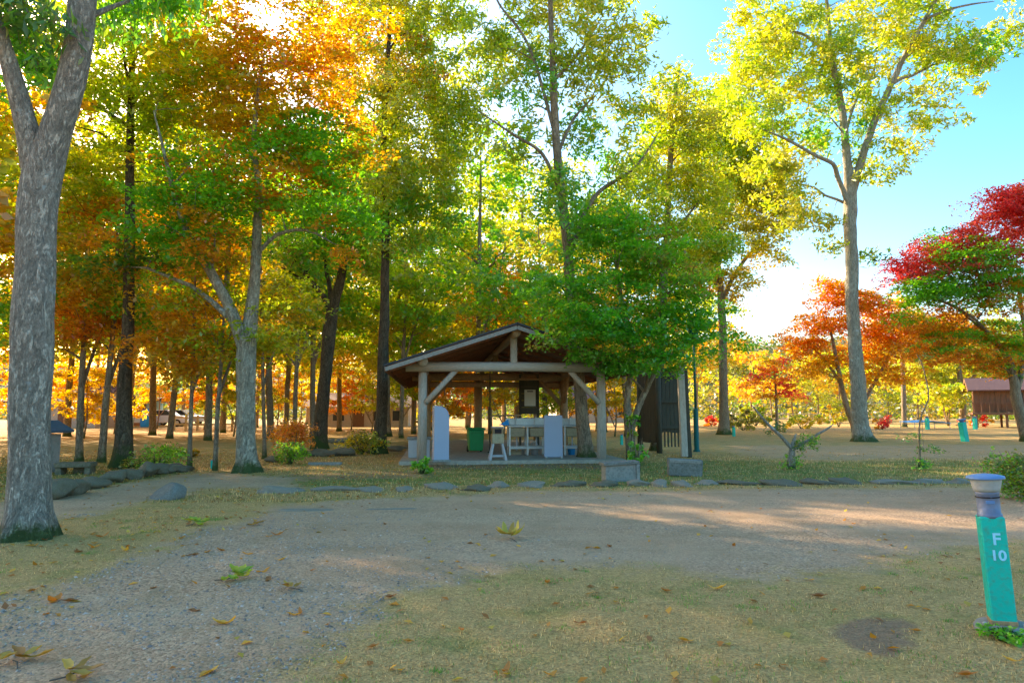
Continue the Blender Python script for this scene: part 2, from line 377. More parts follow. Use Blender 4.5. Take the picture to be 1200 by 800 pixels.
def axis(lo, hi, st, far_lo, far_hi):
    a = list(np.arange(lo, hi + 1e-6, st)); s = st; x = hi
    while x < far_hi: s *= 1.13; x += s; a.append(min(x, far_hi))
    s = st; x = lo
    while x > far_lo: s *= 1.13; x -= s; a.insert(0, max(x, far_lo))
    return np.array(a)
gx = axis(-14, 14, 0.2, -900, 900); gy = axis(2.4, 22, 0.2, -60, 1400)
XX, YY = np.meshgrid(gx, gy); xf, yf = XX.ravel(), YY.ravel()
MR, MG_, MB_ = masks(xf, yf)
far = np.clip((yf - 30) / 60, 0, 1)
def gz(x, y): return 0.012 * wob(x, y, 0.7) * np.clip((y - 2) / 4, 0, 1)
zf = gz(xf, yf)
nx, ny = len(gx), len(gy)
ii = (np.arange(ny - 1)[:, None] * nx + np.arange(nx - 1)[None, :]).ravel()
Q = np.stack([ii, ii + 1, ii + nx + 1, ii + nx], 1)
gcol = np.stack([MR, MG_, MB_], 1)
tag(obj('ground', fast_mesh('ground', np.stack([xf, yf, zf], 1), Q, col=gcol, smooth=True), M['ground']), 'dry grass and moss ground under the trees', None, None, 'structure')
keep = (MR[Q].max(1) > 0.02) & (np.abs(xf[Q[:, 0]]) < 40) & (yf[Q[:, 0]] < 16) & (yf[Q[:, 0]] > 0)
rq = Q[keep]; used, inv = np.unique(rq, return_inverse=True)
tag(obj('gravel_road', fast_mesh('gravel_road', np.stack([xf[used], yf[used], zf[used] + 0.0008 + 0.006 * MR[used]], 1), inv.reshape(-1, 4), col=gcol[used], smooth=True), M['ground']),
    'pale gravel road crossing in front of the pavilion', None, None, 'structure')

# far hills
hx = np.linspace(-420, 420, 120); hy = np.linspace(150, 420, 30); HX, HY = np.meshgrid(hx, hy)
def hill_h(x, y):
    t = np.clip((y - 150) / 200, 0, 1); t = t * t * (3 - 2 * t)
    return t * (24 + 9 * np.sin(x / 60 + 1.0) + 5 * np.sin(x / 23) + np.clip((x - 40) / 90, 0, 1) * 14 - np.clip((-x - 20) / 90, 0, 1) * 2)
HZ = hill_h(HX, HY) - 0.3
n_ = len(hx); ii = (np.arange(len(hy) - 1)[:, None] * n_ + np.arange(n_ - 1)[None, :]).ravel()
tag(obj('hill', fast_mesh('hill', np.stack([HX.ravel(), HY.ravel(), HZ.ravel()], 1), np.stack([ii, ii + 1, ii + n_ + 1, ii + n_], 1), smooth=True), M['hill']),
    'low wooded hill rising beyond the campsite', None, None, 'structure')

# ------------------------------------------------------------------ leaves and trees
PAL = {
    'green':  [(0.11, 0.31, 0.02), (0.17, 0.39, 0.022), (0.28, 0.43, 0.025)],
    'greenr': [(0.10, 0.30, 0.02), (0.16, 0.37, 0.022), (0.24, 0.41, 0.025), (0.40, 0.22, 0.05)],
    'yg':     [(0.24, 0.39, 0.018), (0.37, 0.41, 0.022), (0.52, 0.43, 0.028)],
    'lime':   [(0.28, 0.34, 0.02), (0.42, 0.40, 0.03), (0.5, 0.42, 0.04)],
    'yellow': [(0.50, 0.40, 0.02), (0.60, 0.43, 0.025), (0.58, 0.33, 0.015)],
    'gold':   [(0.58, 0.37, 0.018), (0.58, 0.29, 0.012), (0.52, 0.40, 0.025)],
    'orange': [(0.62, 0.22, 0.015), (0.63, 0.32, 0.02), (0.58, 0.17, 0.015)],
    'rust':   [(0.52, 0.22, 0.018), (0.52, 0.31, 0.022), (0.38, 0.35, 0.025)],
    'red':    [(0.50, 0.04, 0.045), (0.62, 0.075, 0.06), (0.60, 0.17, 0.05)],
    'bushg':  [(0.05, 0.16, 0.015), (0.12, 0.24, 0.02), (0.28, 0.20, 0.02)],
    'dryg':   [(0.16, 0.19, 0.02), (0.25, 0.21, 0.03), (0.10, 0.16, 0.02)],
}
def pal_cols(keys, pts, n):
    """keys: palette name per leaf group; colours drift slowly through space plus leaf-to-leaf jitter"""
    p = np.array(PAL[keys]); k = len(p)
    s = wob(pts[:, 0] * 0.9 + pts[:, 2] * 0.5, pts[:, 1] * 0.9 - pts[:, 2] * 0.8, 0.8) * 0.35 + 0.5 + rng.normal(0, 0.22, n)
    s = np.clip(s, 0, 0.9999) * (k - 1); i = np.minimum(s.astype(int), k - 2); f = (s - i)[:, None]
    c = p[i] * (1 - f) + p[i + 1] * f
    return c * rng.uniform(0.72, 1.3, (n, 1))
def leaf_quads(C, length, width, up=0.6, droop=0.25, cols=None):
    """one folded leaf blade (two triangles' worth of quad) per centre"""
    n = len(C); a = rng.uniform(0, 2 * math.pi, n); el = rng.normal(-droop, 0.45, n)
    d = np.stack([np.cos(a) * np.cos(el), np.sin(a) * np.cos(el), np.sin(el)], 1)
    nr = rng.normal(0, 1 - up, (n, 3)) + np.array([0, 0, up]); s = np.cross(d, nr); s /= np.linalg.norm(s, axis=1)[:, None] + 1e-9
    nn = np.cross(s, d)
    L_ = length * rng.uniform(0.5, 1.5, (n, 1)); W = width * rng.uniform(0.7, 1.25, (n, 1))
    mid = C + d * L_ * 0.05 
    V = np.stack([C - d * L_ * 0.5, mid + s * W * 0.5 + nn * W * 0.16, C + d * L_ * 0.5 - nn * L_ * 0.08, mid - s * W * 0.5 + nn * W * 0.16], 1).reshape(-1, 3)
    Qf = np.arange(n * 4).reshape(n, 4)
    return V, Qf, np.repeat(cols, 4, 0) if cols is not None else None

def resample(pts, r, step):
    pts = np.asarray(pts, float); r = np.asarray(r, float)
    if len(pts) < 3: pts = np.vstack([pts[0], pts.mean(0), pts[-1]]); r = np.array([r[0], r.mean(), r[-1]])
    out, rr = [], []
    for i in range(len(pts) - 1):
        p0 = pts[max(i - 1, 0)]; p1 = pts[i]; p2 = pts[i + 1]; p3 = pts[min(i + 2, len(pts) - 1)]
        k = max(2, int(np.linalg.norm(p2 - p1) / step))
        for t in np.arange(k) / k:
            out.append(0.5 * ((2 * p1) + (-p0 + p2) * t + (2 * p0 - 5 * p1 + 4 * p2 - p3) * t * t + (-p0 + 3 * p1 - 3 * p2 + p3) * t ** 3)); rr.append(r[i] * (1 - t) + r[i + 1] * t)
    out.append(pts[-1]); rr.append(r[-1])
    return np.array(out), np.array(rr)

TOTAL = {'leaves': 0, 'trees': 0}
def tree(name, label, stems, blobs, mat, group=None, cat='tree', leaf=(0.13, 0.065), per=42, cover=5.0, spray=0.42, flat=0.38,
         sides=12, prim=12, tw=0.008, droop=0.25, up=0.6, limit=60000, crown_name='crown', flare=True, px_area=True):
    """stems: polylines [(x,y,z,radius)...] in metres, the first rooted in the ground; blobs: (centre, radii, palette, density)"""
    per = int(per * 1.5); spray *= 0.98; leaf = (leaf[0] * 1.08, leaf[1] * 1.08)
    base = np.array(stems[0][0][:3]); root = thing(name, label, cat, tuple(base), 0, group)
    TV, TQ, n0 = [], [], 0; nodes, nr_ = [], []
    for si, st in enumerate(stems):
        st = np.array(st, float); st[-1, 3] *= 0.35 if si else 0.5; pts, r = resample(st[:, :3], st[:, 3], 0.22)
        if si == 0 and flare:
            h = pts[:, 2] - base[2]; r = r * (1 + 0.35 * np.exp(-h / 0.16))
        pts = pts + np.stack([wob(pts[:, 2] * 1.3, pts[:, 2] * 0 + si + base[0]), wob(pts[:, 2] * 1.1 + 4, pts[:, 2] * 0 + si), 0 * r], 1) * r[:, None] * 0.12 * np.clip((pts[:, 2:3] - base[2]) / 1.0, 0, 1)
        sd = sides if si == 0 else max(6, sides - 3)
        V, Qd = tube_arrays(pts, r, sd)
        rad = V - np.repeat(pts, sd, 0)
        V = V + rad * (0.10 * wob(V[:, 0] * 7 + V[:, 2] * 0.9, V[:, 1] * 7, 1.0)[:, None])
        if si == 0 and flare:                 # root buttresses
            ang = np.arctan2(rad[:, 1], rad[:, 0]); hh_ = V[:, 2] - base[2]
            V = V + rad * ((0.22 * np.sin(ang * 5 + base[0] * 3)) * np.exp(-np.maximum(hh_, 0) / 0.15))[:, None]
            V[:sd, 2] -= 0.08
        TV.append(V); TQ.append(Qd + n0); n0 += len(V)
        h0 = 0.45 if si == 0 else 0.15
        k0 = int(len(pts) * h0); nodes += list(pts[k0:]); nr_ += list(r[k0:])
    # tips
    tips, keys, tb = [], [], []
    counts = []
    for bi, (c, rad, pal, dens) in enumerate(blobs):
        rad = np.array(rad, float)
        la = leaf[0] * leaf[1] * 0.55
        area = math.pi * rad[0] * rad[2]
        nl = int(cover * dens * area / la)
        nt = max(3, int(nl / per)); counts.append(nt)
        q = rng.normal(0, 1, (nt, 3)); q /= np.linalg.norm(q, axis=1)[:, None]
        q *= rng.uniform(0.05, 1, (nt, 1)) ** 0.42
        lump = 1 + 0.22 * wob(q[:, 0] * 3 + bi, q[:, 2] * 3 + bi * 2, 1.3)
        tips += list(np.array(c) + q * rad * lump[:, None]); tb += [bi] * nt
    tips = np.array(tips); tb = np.array(tb)
    if sum(counts) * per > limit:
        kp = rng.random(len(tips)) < limit / (sum(counts) * per); tips, tb = tips[kp], tb[kp]
    tips[:, 2] = np.maximum(tips[:, 2], base[2] + (0.25 if flare else 0.03))
    # branches: a few long limbs first, then each tip grows from what is nearest
    cap = 8000; ND = np.zeros((cap, 3)); NRr = np.zeros(cap); k = len(nodes); ND[:k] = nodes; NRr[:k] = nr_
    order = list(rng.permutation(len(tips))); first = order[:prim]; rest = np.array(order[prim:], int)
    if len(rest):
        dmin = np.min(np.linalg.norm(tips[rest][:, None, :] - ND[None, :k:max(1, k // 60), :], axis=2), axis=1); rest = rest[np.argsort(dmin)]
    BV, BQ, bn = [], [], 0
    def grow(j, long):
        nonlocal k, bn
        t = tips[j]; dv = t - ND[:k]; dist = np.linalg.norm(dv, axis=1)
        if long:                              # limbs leave the stem well below their tip
            below = t[2] - ND[:k, 2]; cost = dist + np.where(below < 0.35 * dist, 1.5 * dist, 0) + rng.uniform(0, 0.5, k)
        else: cost = dist + np.where(t[2] < ND[:k, 2], 0.25 * dist, 0)
        a = int(np.argmin(cost)); p0 = ND[a]; D = dist[a]; nseg = max(3, min(9, int(D / 0.45))) if long else (3 if D > 0.8 else 2)
        s = np.linspace(0, 1, nseg + 1)[:, None]
        ctrl = (p0 + t) / 2 + np.array([0, 0, 0.16 * D]) + rng.normal(0, 0.07 * D, 3)
        pts = (1 - s) ** 2 * p0 + 2 * s * (1 - s) * ctrl + s * s * t
        if nseg > 2: pts[1:-1] += rng.normal(0, 0.03 * D / nseg ** 0.5, (nseg - 1, 3))
        r0 = min(NRr[a] * 0.62, (tw * 1.9 + 0.013 * D * (1.6 if long else 1.0))); r0 = max(r0, tw)
        r = r0 + (tw * 0.6 - r0) * np.linspace(0, 1, nseg + 1) ** 0.8
        sd = 6 if long else 3
        V, Qd = tube_arrays(pts, r, sd); BV.append(V); BQ.append(Qd + bn); bn += len(V)
        if k + nseg < cap: ND[k:k + nseg] = pts[1:]; NRr[k:k + nseg] = r[1:]; k += nseg
        # leaves also along the outer half of a limb
    for j in first: grow(j, True)
    for j in rest: grow(j, False)
    # leaves: flat sprays round each tip
    LV, LQ, LC, ln = [], [], [], 0
    for bi, (c, rad, pal, dens) in enumerate(blobs):
        tt = tips[tb == bi]
        if not len(tt): continue
        n = len(tt) * per; ti = np.repeat(np.arange(len(tt)), per)
        sz = rng.uniform(0.6, 1.35, len(tt))
        tl = rng.normal(0, 0.22, (len(tt), 2))
        rr = np.sqrt(rng.random(n)) * spray * sz[ti]; aa = rng.uniform(0, 2 * math.pi, n)
        ox, oy = rr * np.cos(aa), rr * np.sin(aa)
        oz = rng.normal(0, spray * flat * 0.5, n) + ox * tl[ti, 0] + oy * tl[ti, 1] - 0.25 * rr * rr / spray
        C = tt[ti] + np.stack([ox, oy, oz], 1)
        C[:, 2] = np.maximum(C[:, 2], base[2] + 0.04)
        cl = pal_cols(pal, C, n)
        if len(blobs) > 1:                    # neighbouring colours creep into each other spray by spray
            dist_b = [np.linalg.norm(np.array(b_[0]) - np.array(c)) for b_ in blobs]; near_b = np.argsort(dist_b)[1:4]
            alt = pal_cols(blobs[int(near_b[rng.integers(0, len(near_b))])][2], C, n); mk = (rng.random(len(tt)) < .36)[ti]
            cl[mk] = alt[mk]
        V, Qd, cc = leaf_quads(C, leaf[0], leaf[1], up, droop, cl)
        LV.append(V); LQ.append(Qd + ln); LC.append(cc); ln += len(V)
    off = base[None, :]
    obj('trunk', fast_mesh('trunk', np.vstack(TV) - off, np.vstack(TQ), smooth=True), mat, root)
    bo = obj('branches', fast_mesh('branches', np.vstack(BV) - off, np.vstack(BQ), smooth=True), M['twig'] if mat is None else mat, root); bo['kind'] = 'stuff'
    if LV:
        obj(crown_name, fast_mesh(crown_name, np.vstack(LV) - off, np.vstack(LQ), col=np.vstack(LC)), M['leaf'], root)
        TOTAL['leaves'] += ln // 4
    TOTAL['trees'] += 1
    return root
def stem_px(Y, pts, dY=0.0, dtop=0.0):
    """pixel polyline (px, py, width px) at depth Y -> metres; dtop leans the top in depth"""
    out = []; n = len(pts)
    for i, (px, py, w) in enumerate(pts):
        y = Y + dY + dtop * i / max(1, n - 1); p = P(px, py, y); c_ = 1 / math.sqrt(1 + ((px - 600) / FPX) ** 2); out.append((*p, w / 2 * y / FPX * c_ * 0.9))
    return out
def ground_stem(Y, pts, dtop=0.0):
    s = stem_px(Y, pts, 0, dtop); s[0] = (s[0][0], s[0][1], 0.0, s[0][3]); return s
def blobs_px(Y, L_, depth=0.85):
    out = []
    for px, py, rx, ry, dY, pal, dens in L_:
        y = Y + dY; k = y / FPX
        out.append((P(px, py, y), (rx * k, 0.5 * (rx + ry) * k * depth, ry * k), pal, dens))
    return out

# ------------------------------------------------------------------ the trees one can tell apart
Y = G(33, 630)[1]
tree('forked_tree', 'thick grey forked trunk with moss at its foot beside the gravel road', [
    ground_stem(Y, [(33, 632, 66), (34, 600, 61), (36, 500, 58), (38, 400, 57), (42, 300, 53), (48, 215, 56), (66, 150, 46), (84, 90, 42), (97, 0, 40), (103, -100, 36), (100, -300, 28), (110, -450, 16)]),
    stem_px(Y, [(44, 225, 42), (33, 160, 34), (18, 100, 30), (0, 40, 27), (-40, -60, 22), (-90, -200, 16)], 0.05, -0.5)],
    blobs_px(Y, [(28, 55, 42, 75, 0.3, 'green', 0.75), (10, 0, 60, 60, -0.4, 'bushg', 0.7), (175, -5, 75, 30, 0.8, 'green', 0.9), (120, 15, 40, 35, 1.2, 'bushg', 0.5),
                 (60, -330, 420, 260, 1.5, 'green', 0.16), (-250, -150, 200, 180, 1, 'green', 0.2), (330, -190, 170, 110, 2, 'green', 0.25)]),
    M['bark_grey'], leaf=(0.14, 0.045), per=26, spray=0.28, flat=0.8, sides=28, droop=0.7, up=0.4, prim=16)
Y = G(290, 553)[1]
tree('twin_stem_maple', 'pale grey trunk dividing into two stems under a green and orange canopy', [
    ground_stem(Y, [(290, 554, 31), (288, 520, 27), (288, 470, 25), (289, 420, 26), (293, 385, 20), (298, 330, 15), (301, 270, 13), (303, 225, 10), (298, 150, 7), (310, 60, 5)]),
    stem_px(Y, [(288, 415, 18), (272, 367, 16), (247, 318, 13), (224, 283, 11), (206, 232, 8), (195, 190, 6), (180, 130, 4)], -0.05, -0.8),
    stem_px(Y, [(275, 380, 8), (266, 345, 7), (267, 290, 6), (262, 220, 4)], 0.2, 0.8),
    stem_px(Y, [(300, 300, 6), (325, 275, 5), (360, 270, 4), (390, 285, 3)], 0, -0.6)],
    blobs_px(Y, [(300, 215, 125, 55, 0, 'green', 1.0), (205, 255, 85, 45, -0.8, 'green', 0.8), (370, 180, 80, 55, 0.3, 'green', 1.0), (385, 255, 55, 30, -0.5, 'green', 0.9), (150, 300, 55, 30, 0, 'bushg', 0.8),
                 (340, 100, 105, 65, 0.4, 'rust', 0.7), (250, 130, 90, 60, 0.8, 'yg', 0.7), (300, 140, 80, 30, .2, 'yellow', .5), (360, 40, 110, 55, 0, 'orange', 0.45), (240, 272, 30, 32, -1.2, 'orange', 0.9), (230, 60, 80, 60, 0, 'yellow', 0.6), (390, 300, 24, 16, -1, 'orange', 0.7), (330, 205, 25, 14, -1.2, 'orange', .6)]),
    M['bark_pale'], leaf=(0.095, 0.075), per=48, spray=0.5, flat=0.25, sides=18, up=0.8, droop=0.1, prim=18, limit=70000)
Y = G(143, 548)[1]
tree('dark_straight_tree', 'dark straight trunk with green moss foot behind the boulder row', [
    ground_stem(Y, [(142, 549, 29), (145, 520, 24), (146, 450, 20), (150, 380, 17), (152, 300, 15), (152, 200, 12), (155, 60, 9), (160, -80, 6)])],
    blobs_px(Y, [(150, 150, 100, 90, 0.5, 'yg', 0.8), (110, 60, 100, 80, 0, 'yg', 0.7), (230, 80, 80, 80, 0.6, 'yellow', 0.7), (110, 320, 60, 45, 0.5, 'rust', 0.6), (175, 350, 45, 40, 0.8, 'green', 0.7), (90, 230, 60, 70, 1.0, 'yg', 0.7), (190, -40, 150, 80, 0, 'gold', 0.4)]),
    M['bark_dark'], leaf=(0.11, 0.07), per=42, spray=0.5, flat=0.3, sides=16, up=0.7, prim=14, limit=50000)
Y = G(376, 526)[1]
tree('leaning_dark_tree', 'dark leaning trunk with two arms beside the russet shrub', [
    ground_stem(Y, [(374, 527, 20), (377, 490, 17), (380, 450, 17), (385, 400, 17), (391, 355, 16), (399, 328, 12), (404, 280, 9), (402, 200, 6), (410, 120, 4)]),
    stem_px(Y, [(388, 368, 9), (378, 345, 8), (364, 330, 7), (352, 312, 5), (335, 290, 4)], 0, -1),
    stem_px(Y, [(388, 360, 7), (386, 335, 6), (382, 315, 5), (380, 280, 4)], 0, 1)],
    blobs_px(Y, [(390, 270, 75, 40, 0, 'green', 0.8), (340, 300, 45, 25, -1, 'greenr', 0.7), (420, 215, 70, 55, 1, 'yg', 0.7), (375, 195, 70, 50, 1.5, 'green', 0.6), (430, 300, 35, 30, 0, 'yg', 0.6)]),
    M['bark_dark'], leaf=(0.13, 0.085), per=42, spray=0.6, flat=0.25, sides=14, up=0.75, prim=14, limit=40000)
Y = G(445, 531)[1]
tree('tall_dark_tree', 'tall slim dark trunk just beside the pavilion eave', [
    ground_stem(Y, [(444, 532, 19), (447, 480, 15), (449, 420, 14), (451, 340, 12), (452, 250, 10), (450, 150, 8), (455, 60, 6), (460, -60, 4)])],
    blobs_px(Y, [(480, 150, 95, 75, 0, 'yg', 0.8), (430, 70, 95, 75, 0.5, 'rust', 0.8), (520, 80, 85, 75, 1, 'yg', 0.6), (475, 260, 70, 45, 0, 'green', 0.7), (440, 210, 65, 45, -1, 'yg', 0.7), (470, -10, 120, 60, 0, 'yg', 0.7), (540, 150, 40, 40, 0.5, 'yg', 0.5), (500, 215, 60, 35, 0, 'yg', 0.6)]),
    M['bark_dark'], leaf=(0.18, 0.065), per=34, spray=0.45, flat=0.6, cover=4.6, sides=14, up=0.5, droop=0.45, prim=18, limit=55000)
Y = G(686, 539)[1]
tree('tall_pavilion_tree', 'tall slender trunk with mossy flared foot at the pavilion post', [
    ground_stem(Y, [(688, 540, 25), (685, 515, 19), (681, 470, 16), (676, 420, 15), (670, 350, 14), (664, 280, 13), (657, 220, 12), (651, 150, 11), (648, 80, 9), (645, 0, 7), (645, -100, 5)], -0.9),
    stem_px(Y, [(666, 300, 8), (684, 255, 7), (702, 225, 6), (745, 195, 4), (775, 150, 3)], -0.5, 0.6),
    stem_px(Y, [(657, 225, 6), (635, 180, 5), (605, 160, 4), (560, 130, 3)], -0.6, -0.8),
    stem_px(Y, [(652, 185, 5), (672, 140, 4), (700, 110, 3)], -0.6, 1),
    stem_px(Y, [(651, 160, 5), (620, 55, 4), (585, 5, 3), (570, -30, 2)], -0.7, 0.5),
    stem_px(Y, [(649, 95, 5), (680, 60, 4), (705, 20, 3)], -0.8, 0.6)],
    blobs_px(Y, [(650, 50, 110, 60, 0, 'yg', 0.5), (600, 30, 60, 60, 1, 'yg', 0.55), (710, 60, 65, 60, -0.5, 'yg', 0.55), (640, 120, 90, 45, 0, 'green', 0.42), (715, 150, 60, 55, 0.5, 'yg', 0.55), (600, 165, 45, 25, -0.5, 'yg', 0.5), (680, -30, 130, 50, 0, 'yg', 0.6), (755, 40, 30, 30, 0, 'yg', 0.5), (665, 235, 60, 35, 0.5, 'green', 0.5), (760, 110, 40, 30, 0, 'yg', .5), (690, 250, 55, 40, -.9, 'green', .5), (735, 205, 45, 30, -.6, 'yg', .5), (640, 215, 40, 30, -.9, 'yg', .45)]),
    M['bark_brown'], leaf=(0.19, 0.06), per=30, spray=0.36, flat=0.7, cover=3.4, sides=14, up=0.4, droop=0.45, prim=14, limit=60000)
Y = 17.2
tree('green_maple', 'low spreading green maple hiding the corner of the pavilion roof', [
    ground_stem(Y, [(738, 541, 10), (736, 500, 9), (736, 455, 8), (742, 425, 8), (735, 380, 6), (725, 330, 4), (720, 290, 3)]),
    stem_px(Y, [(739, 510, 8), (748, 478, 8), (760, 450, 8), (772, 420, 8), (776, 380, 7), (775, 330, 6), (772, 280, 4)], 0.05, 0.3)],
    blobs_px(Y, [(690, 345, 55, 38, -0.6, 'greenr', 0.9), (775, 345, 55, 40, 0, 'greenr', 0.9), (735, 300, 70, 32, 0, 'green', 0.8), (690, 395, 42, 26, -0.8, 'green', 0.9), (800, 385, 45, 30, -0.3, 'green', 0.9),
                 (740, 395, 60, 30, -0.6, 'greenr', 1.0), (722, 425, 36, 17, -0.4, 'green', 0.8), (815, 330, 35, 25, 0.3, 'greenr', 0.6), (864, 395, 15, 18, 0, 'green', 0.6), (835, 415, 14, 12, 0, 'green', 0.6), (655, 370, 22, 16, -1.2, 'green', 0.6), (720, 260, 55, 30, 0, 'green', .6), (770, 300, 60, 30, .2, 'greenr', .6), (645, 395, 18, 10, -1.5, 'green', .6), (765, 425, 36, 18, -.9, 'greenr', .8), (795, 415, 32, 18, -.9, 'green', .7), (700, 375, 55, 25, -1.3, 'greenr', .7), (830, 365, 30, 25, -.2, 'green', .6), (640, 350, 24, 16, -.8, 'green', .5)]),
    M['bark_brown'], leaf=(0.085, 0.07), per=44, spray=0.38, flat=0.28, sides=10, up=0.75, droop=0.15, prim=16, limit=60000, flare=False)
Y = 23.0
tree('yellowing_tree', 'tall yellow-green tree rising behind the low green maple', [
    ground_stem(Y, [(768, 527, 13), (773, 440, 11), (777, 360, 11), (781, 280, 9), (785, 200, 8), (790, 130, 6), (797, 75, 3)]),
    stem_px(Y, [(780, 300, 6), (800, 262, 5), (822, 232, 4)], 0, 0.6), stem_px(Y, [(779, 310, 6), (755, 270, 5), (730, 240, 4)], 0, -0.4)],
    blobs_px(Y, [(795, 115, 32, 45, 0, 'yg', 0.7), (785, 185, 60, 50, 0, 'yg', 0.8), (820, 230, 45, 45, 0.5, 'yg', 0.7), (745, 235, 55, 45, -0.5, 'yg', 0.8), (790, 285, 60, 40, 0, 'yg', 0.8), (710, 265, 45, 35, 0.5, 'green', 0.7), (835, 290, 30, 35, 0, 'green', 0.6), (800, 150, 50, 35, 0, 'lime', 0.7)]),
    M['bark_brown'], leaf=(0.12, 0.07), per=34, spray=0.42, flat=0.5, sides=10, prim=14, limit=45000)
Y = G(848, 509)[1]
tree('golden_tree', 'gold-leaved tree with single trunk beside the green lamp post', [
    ground_stem(Y, [(849, 510, 17), (848, 470, 12), (847, 400, 11), (845, 350, 10), (841, 300, 8), (838, 220, 5), (835, 150, 4)]),
    stem_px(Y, [(845, 355, 7), (862, 320, 6), (885, 290, 4), (905, 270, 3)], 0, 1), stem_px(Y, [(844, 340, 6), (820, 300, 4), (800, 280, 3)], 0, -1)],
    blobs_px(Y, [(860, 245, 50, 45, 0, 'lime', 0.8), (825, 285, 40, 45, 0, 'yg', 0.8), (900, 275, 32, 28, 0, 'lime', 0.7), (840, 180, 60, 55, 0, 'yg', 0.8), (880, 215, 45, 30, 1, 'lime', 0.7), (925, 250, 25, 20, 0, 'yg', 0.5), (850, 330, 45, 22, 0, 'yellow', 0.7), (865, 170, 50, 40, 0, 'yg', .8), (905, 225, 40, 35, 0, 'lime', .7), (845, 120, 40, 35, 0, 'yg', .7), (800, 320, 35, 30, 0, 'yg', .7), (895, 300, 25, 12, 0, 'yellow', .5)]),
    M['bark_brown'], leaf=(0.2, 0.11), per=36, spray=0.7, flat=0.4, sides=10, prim=16, limit=45000, cover=6)
Y = G(1011, 517)[1]
tree('tall_lawn_tree', 'tall tree standing alone on the lawn with airy yellow-green crown', [
    ground_stem(Y, [(1012, 519, 29), (1009, 500, 24), (1005, 450, 20), (1001, 390, 18), (998, 330, 18), (997, 270, 18), (996, 235, 19), (993, 190, 12), (987, 130, 10), (977, 80, 8), (970, 20, 6), (965, -60, 4)]),
    stem_px(Y, [(997, 235, 13), (1013, 175, 11), (1034, 122, 10), (1060, 66, 8), (1086, 20, 7), (1112, -25, 5)], 0, -1),
    stem_px(Y, [(994, 240, 8), (981, 205, 7), (976, 192, 6), (955, 182, 5), (925, 165, 4), (890, 150, 3)], -0.1, -1.5),
    stem_px(Y, [(1086, 22, 5), (1110, 12, 4), (1140, 5, 3), (1165, 2, 3)], -1, -0.5),
    stem_px(Y, [(990, 160, 5), (1002, 120, 4), (1022, 88, 4), (1028, 60, 3)], 0, 1.5),
    stem_px(Y, [(975, 70, 5), (940, 40, 4), (890, 35, 3)], 0, 1)],
    blobs_px(Y, [(930, 70, 85, 60, 0, 'yg', 0.7), (890, 50, 50, 50, 1, 'yg', 0.6), (895, 135, 50, 40, -1, 'yg', 0.65), (960, 150, 60, 35, 0, 'green', 0.45), (1035, 50, 75, 40, 0, 'yg', 0.6), (1110, 75, 60, 40, 0, 'yg', 0.6),
                 (1075, 130, 70, 28, -0.5, 'yg', 0.6), (1045, 180, 55, 20, 0, 'yg', 0.6), (1030, 210, 32, 12, 0, 'yg', 0.6), (1150, 60, 40, 45, 0, 'green', 0.5), (1000, -20, 160, 50, 0, 'yg', 0.6), (970, 255, 25, 18, -0.5, 'yg', 0.55), (920, 200, 40, 25, 0, 'lime', 0.5), (960, 285, 25, 12, 0, 'yg', 0.5), (1020, 295, 16, 14, 0, 'bushg', .4), (1180, 25, 30, 35, 0, 'yg', .5), (870, 105, 45, 45, .5, 'yg', .7), (925, 240, 40, 28, 0, 'lime', .6), (900, 190, 50, 35, 0, 'yg', .6), (1070, 20, 70, 40, 0, 'yg', .6), (980, 100, 60, 50, .5, 'yg', .6)]),
    M['bark_pale'], leaf=(0.25, 0.09), per=26, spray=0.46, flat=0.7, cover=3.9, sides=16, up=0.4, droop=0.4, prim=20, limit=60000)
Y = 30.0
tree('red_maple', 'maple with crimson top and green lower layers beside the hut', [
    ground_stem(Y, [(1206, 516, 22), (1200, 500, 17), (1192, 470, 15), (1188, 445, 13), (1181, 420, 10), (1171, 405, 8), (1150, 385, 5), (1120, 360, 3)]),
    stem_px(Y, [(1191, 460, 10), (1198, 430, 9), (1202, 400, 7), (1195, 350, 5), (1190, 290, 3)], 0, 0.5),
    stem_px(Y, [(1176, 412, 6), (1140, 372, 4), (1095, 350, 3), (1060, 340, 2)], 0, -1)],
    blobs_px(Y, [(1100, 305, 62, 20, .5, 'red', .9), (1185, 235, 40, 24, .6, 'red', .9), (1060, 325, 28, 14, 0, 'red', .8), (1175, 262, 50, 30, 0.5, 'red', 1.0), (1115, 280, 60, 17, 0.5, 'red', 0.9), (1075, 300, 32, 12, 0.3, 'red', 0.7), (1210, 240, 40, 30, 0.5, 'red', 0.9), (1140, 300, 60, 14, 0.3, 'red', 0.6),
                 (1130, 325, 65, 22, -0.8, 'green', 0.6), (1120, 320, 70, 24, -0.6, 'red', 0.4), (1170, 335, 45, 24, -.6, 'orange', .4), (1180, 345, 45, 26, -0.8, 'green', 0.8), (1085, 338, 38, 15, -0.8, 'green', 0.8), (1170, 385, 45, 16, 0, 'orange', 0.7), (1120, 365, 45, 14, 0.5, 'orange', 0.6), (1195, 405, 25, 22, -1, 'green', 0.8), (1070, 370, 32, 9, 0, 'green', .6), (1160, 310, 60, 20, -.4, 'greenr', .5), (1110, 345, 60, 16, -1, 'green', .8), (1100, 390, 50, 14, .5, 'orange', .7), (1150, 415, 50, 12, .8, 'orange', .5), (1190, 300, 40, 20, 0, 'red', .7), (1125, 400, 55, 18, -.5, 'green', .6), (1175, 425, 40, 18, .5, 'orange', .7), (1130, 300, 60, 16, -.6, 'green', .5), (1090, 415, 45, 14, .8, 'orange', .6)]),
    M['bark_brown'], leaf=(0.12, 0.09), per=46, spray=0.66, flat=0.16, sides=12, up=0.8, droop=0.1, prim=18, limit=60000, cover=6.2)
Y = 44.0
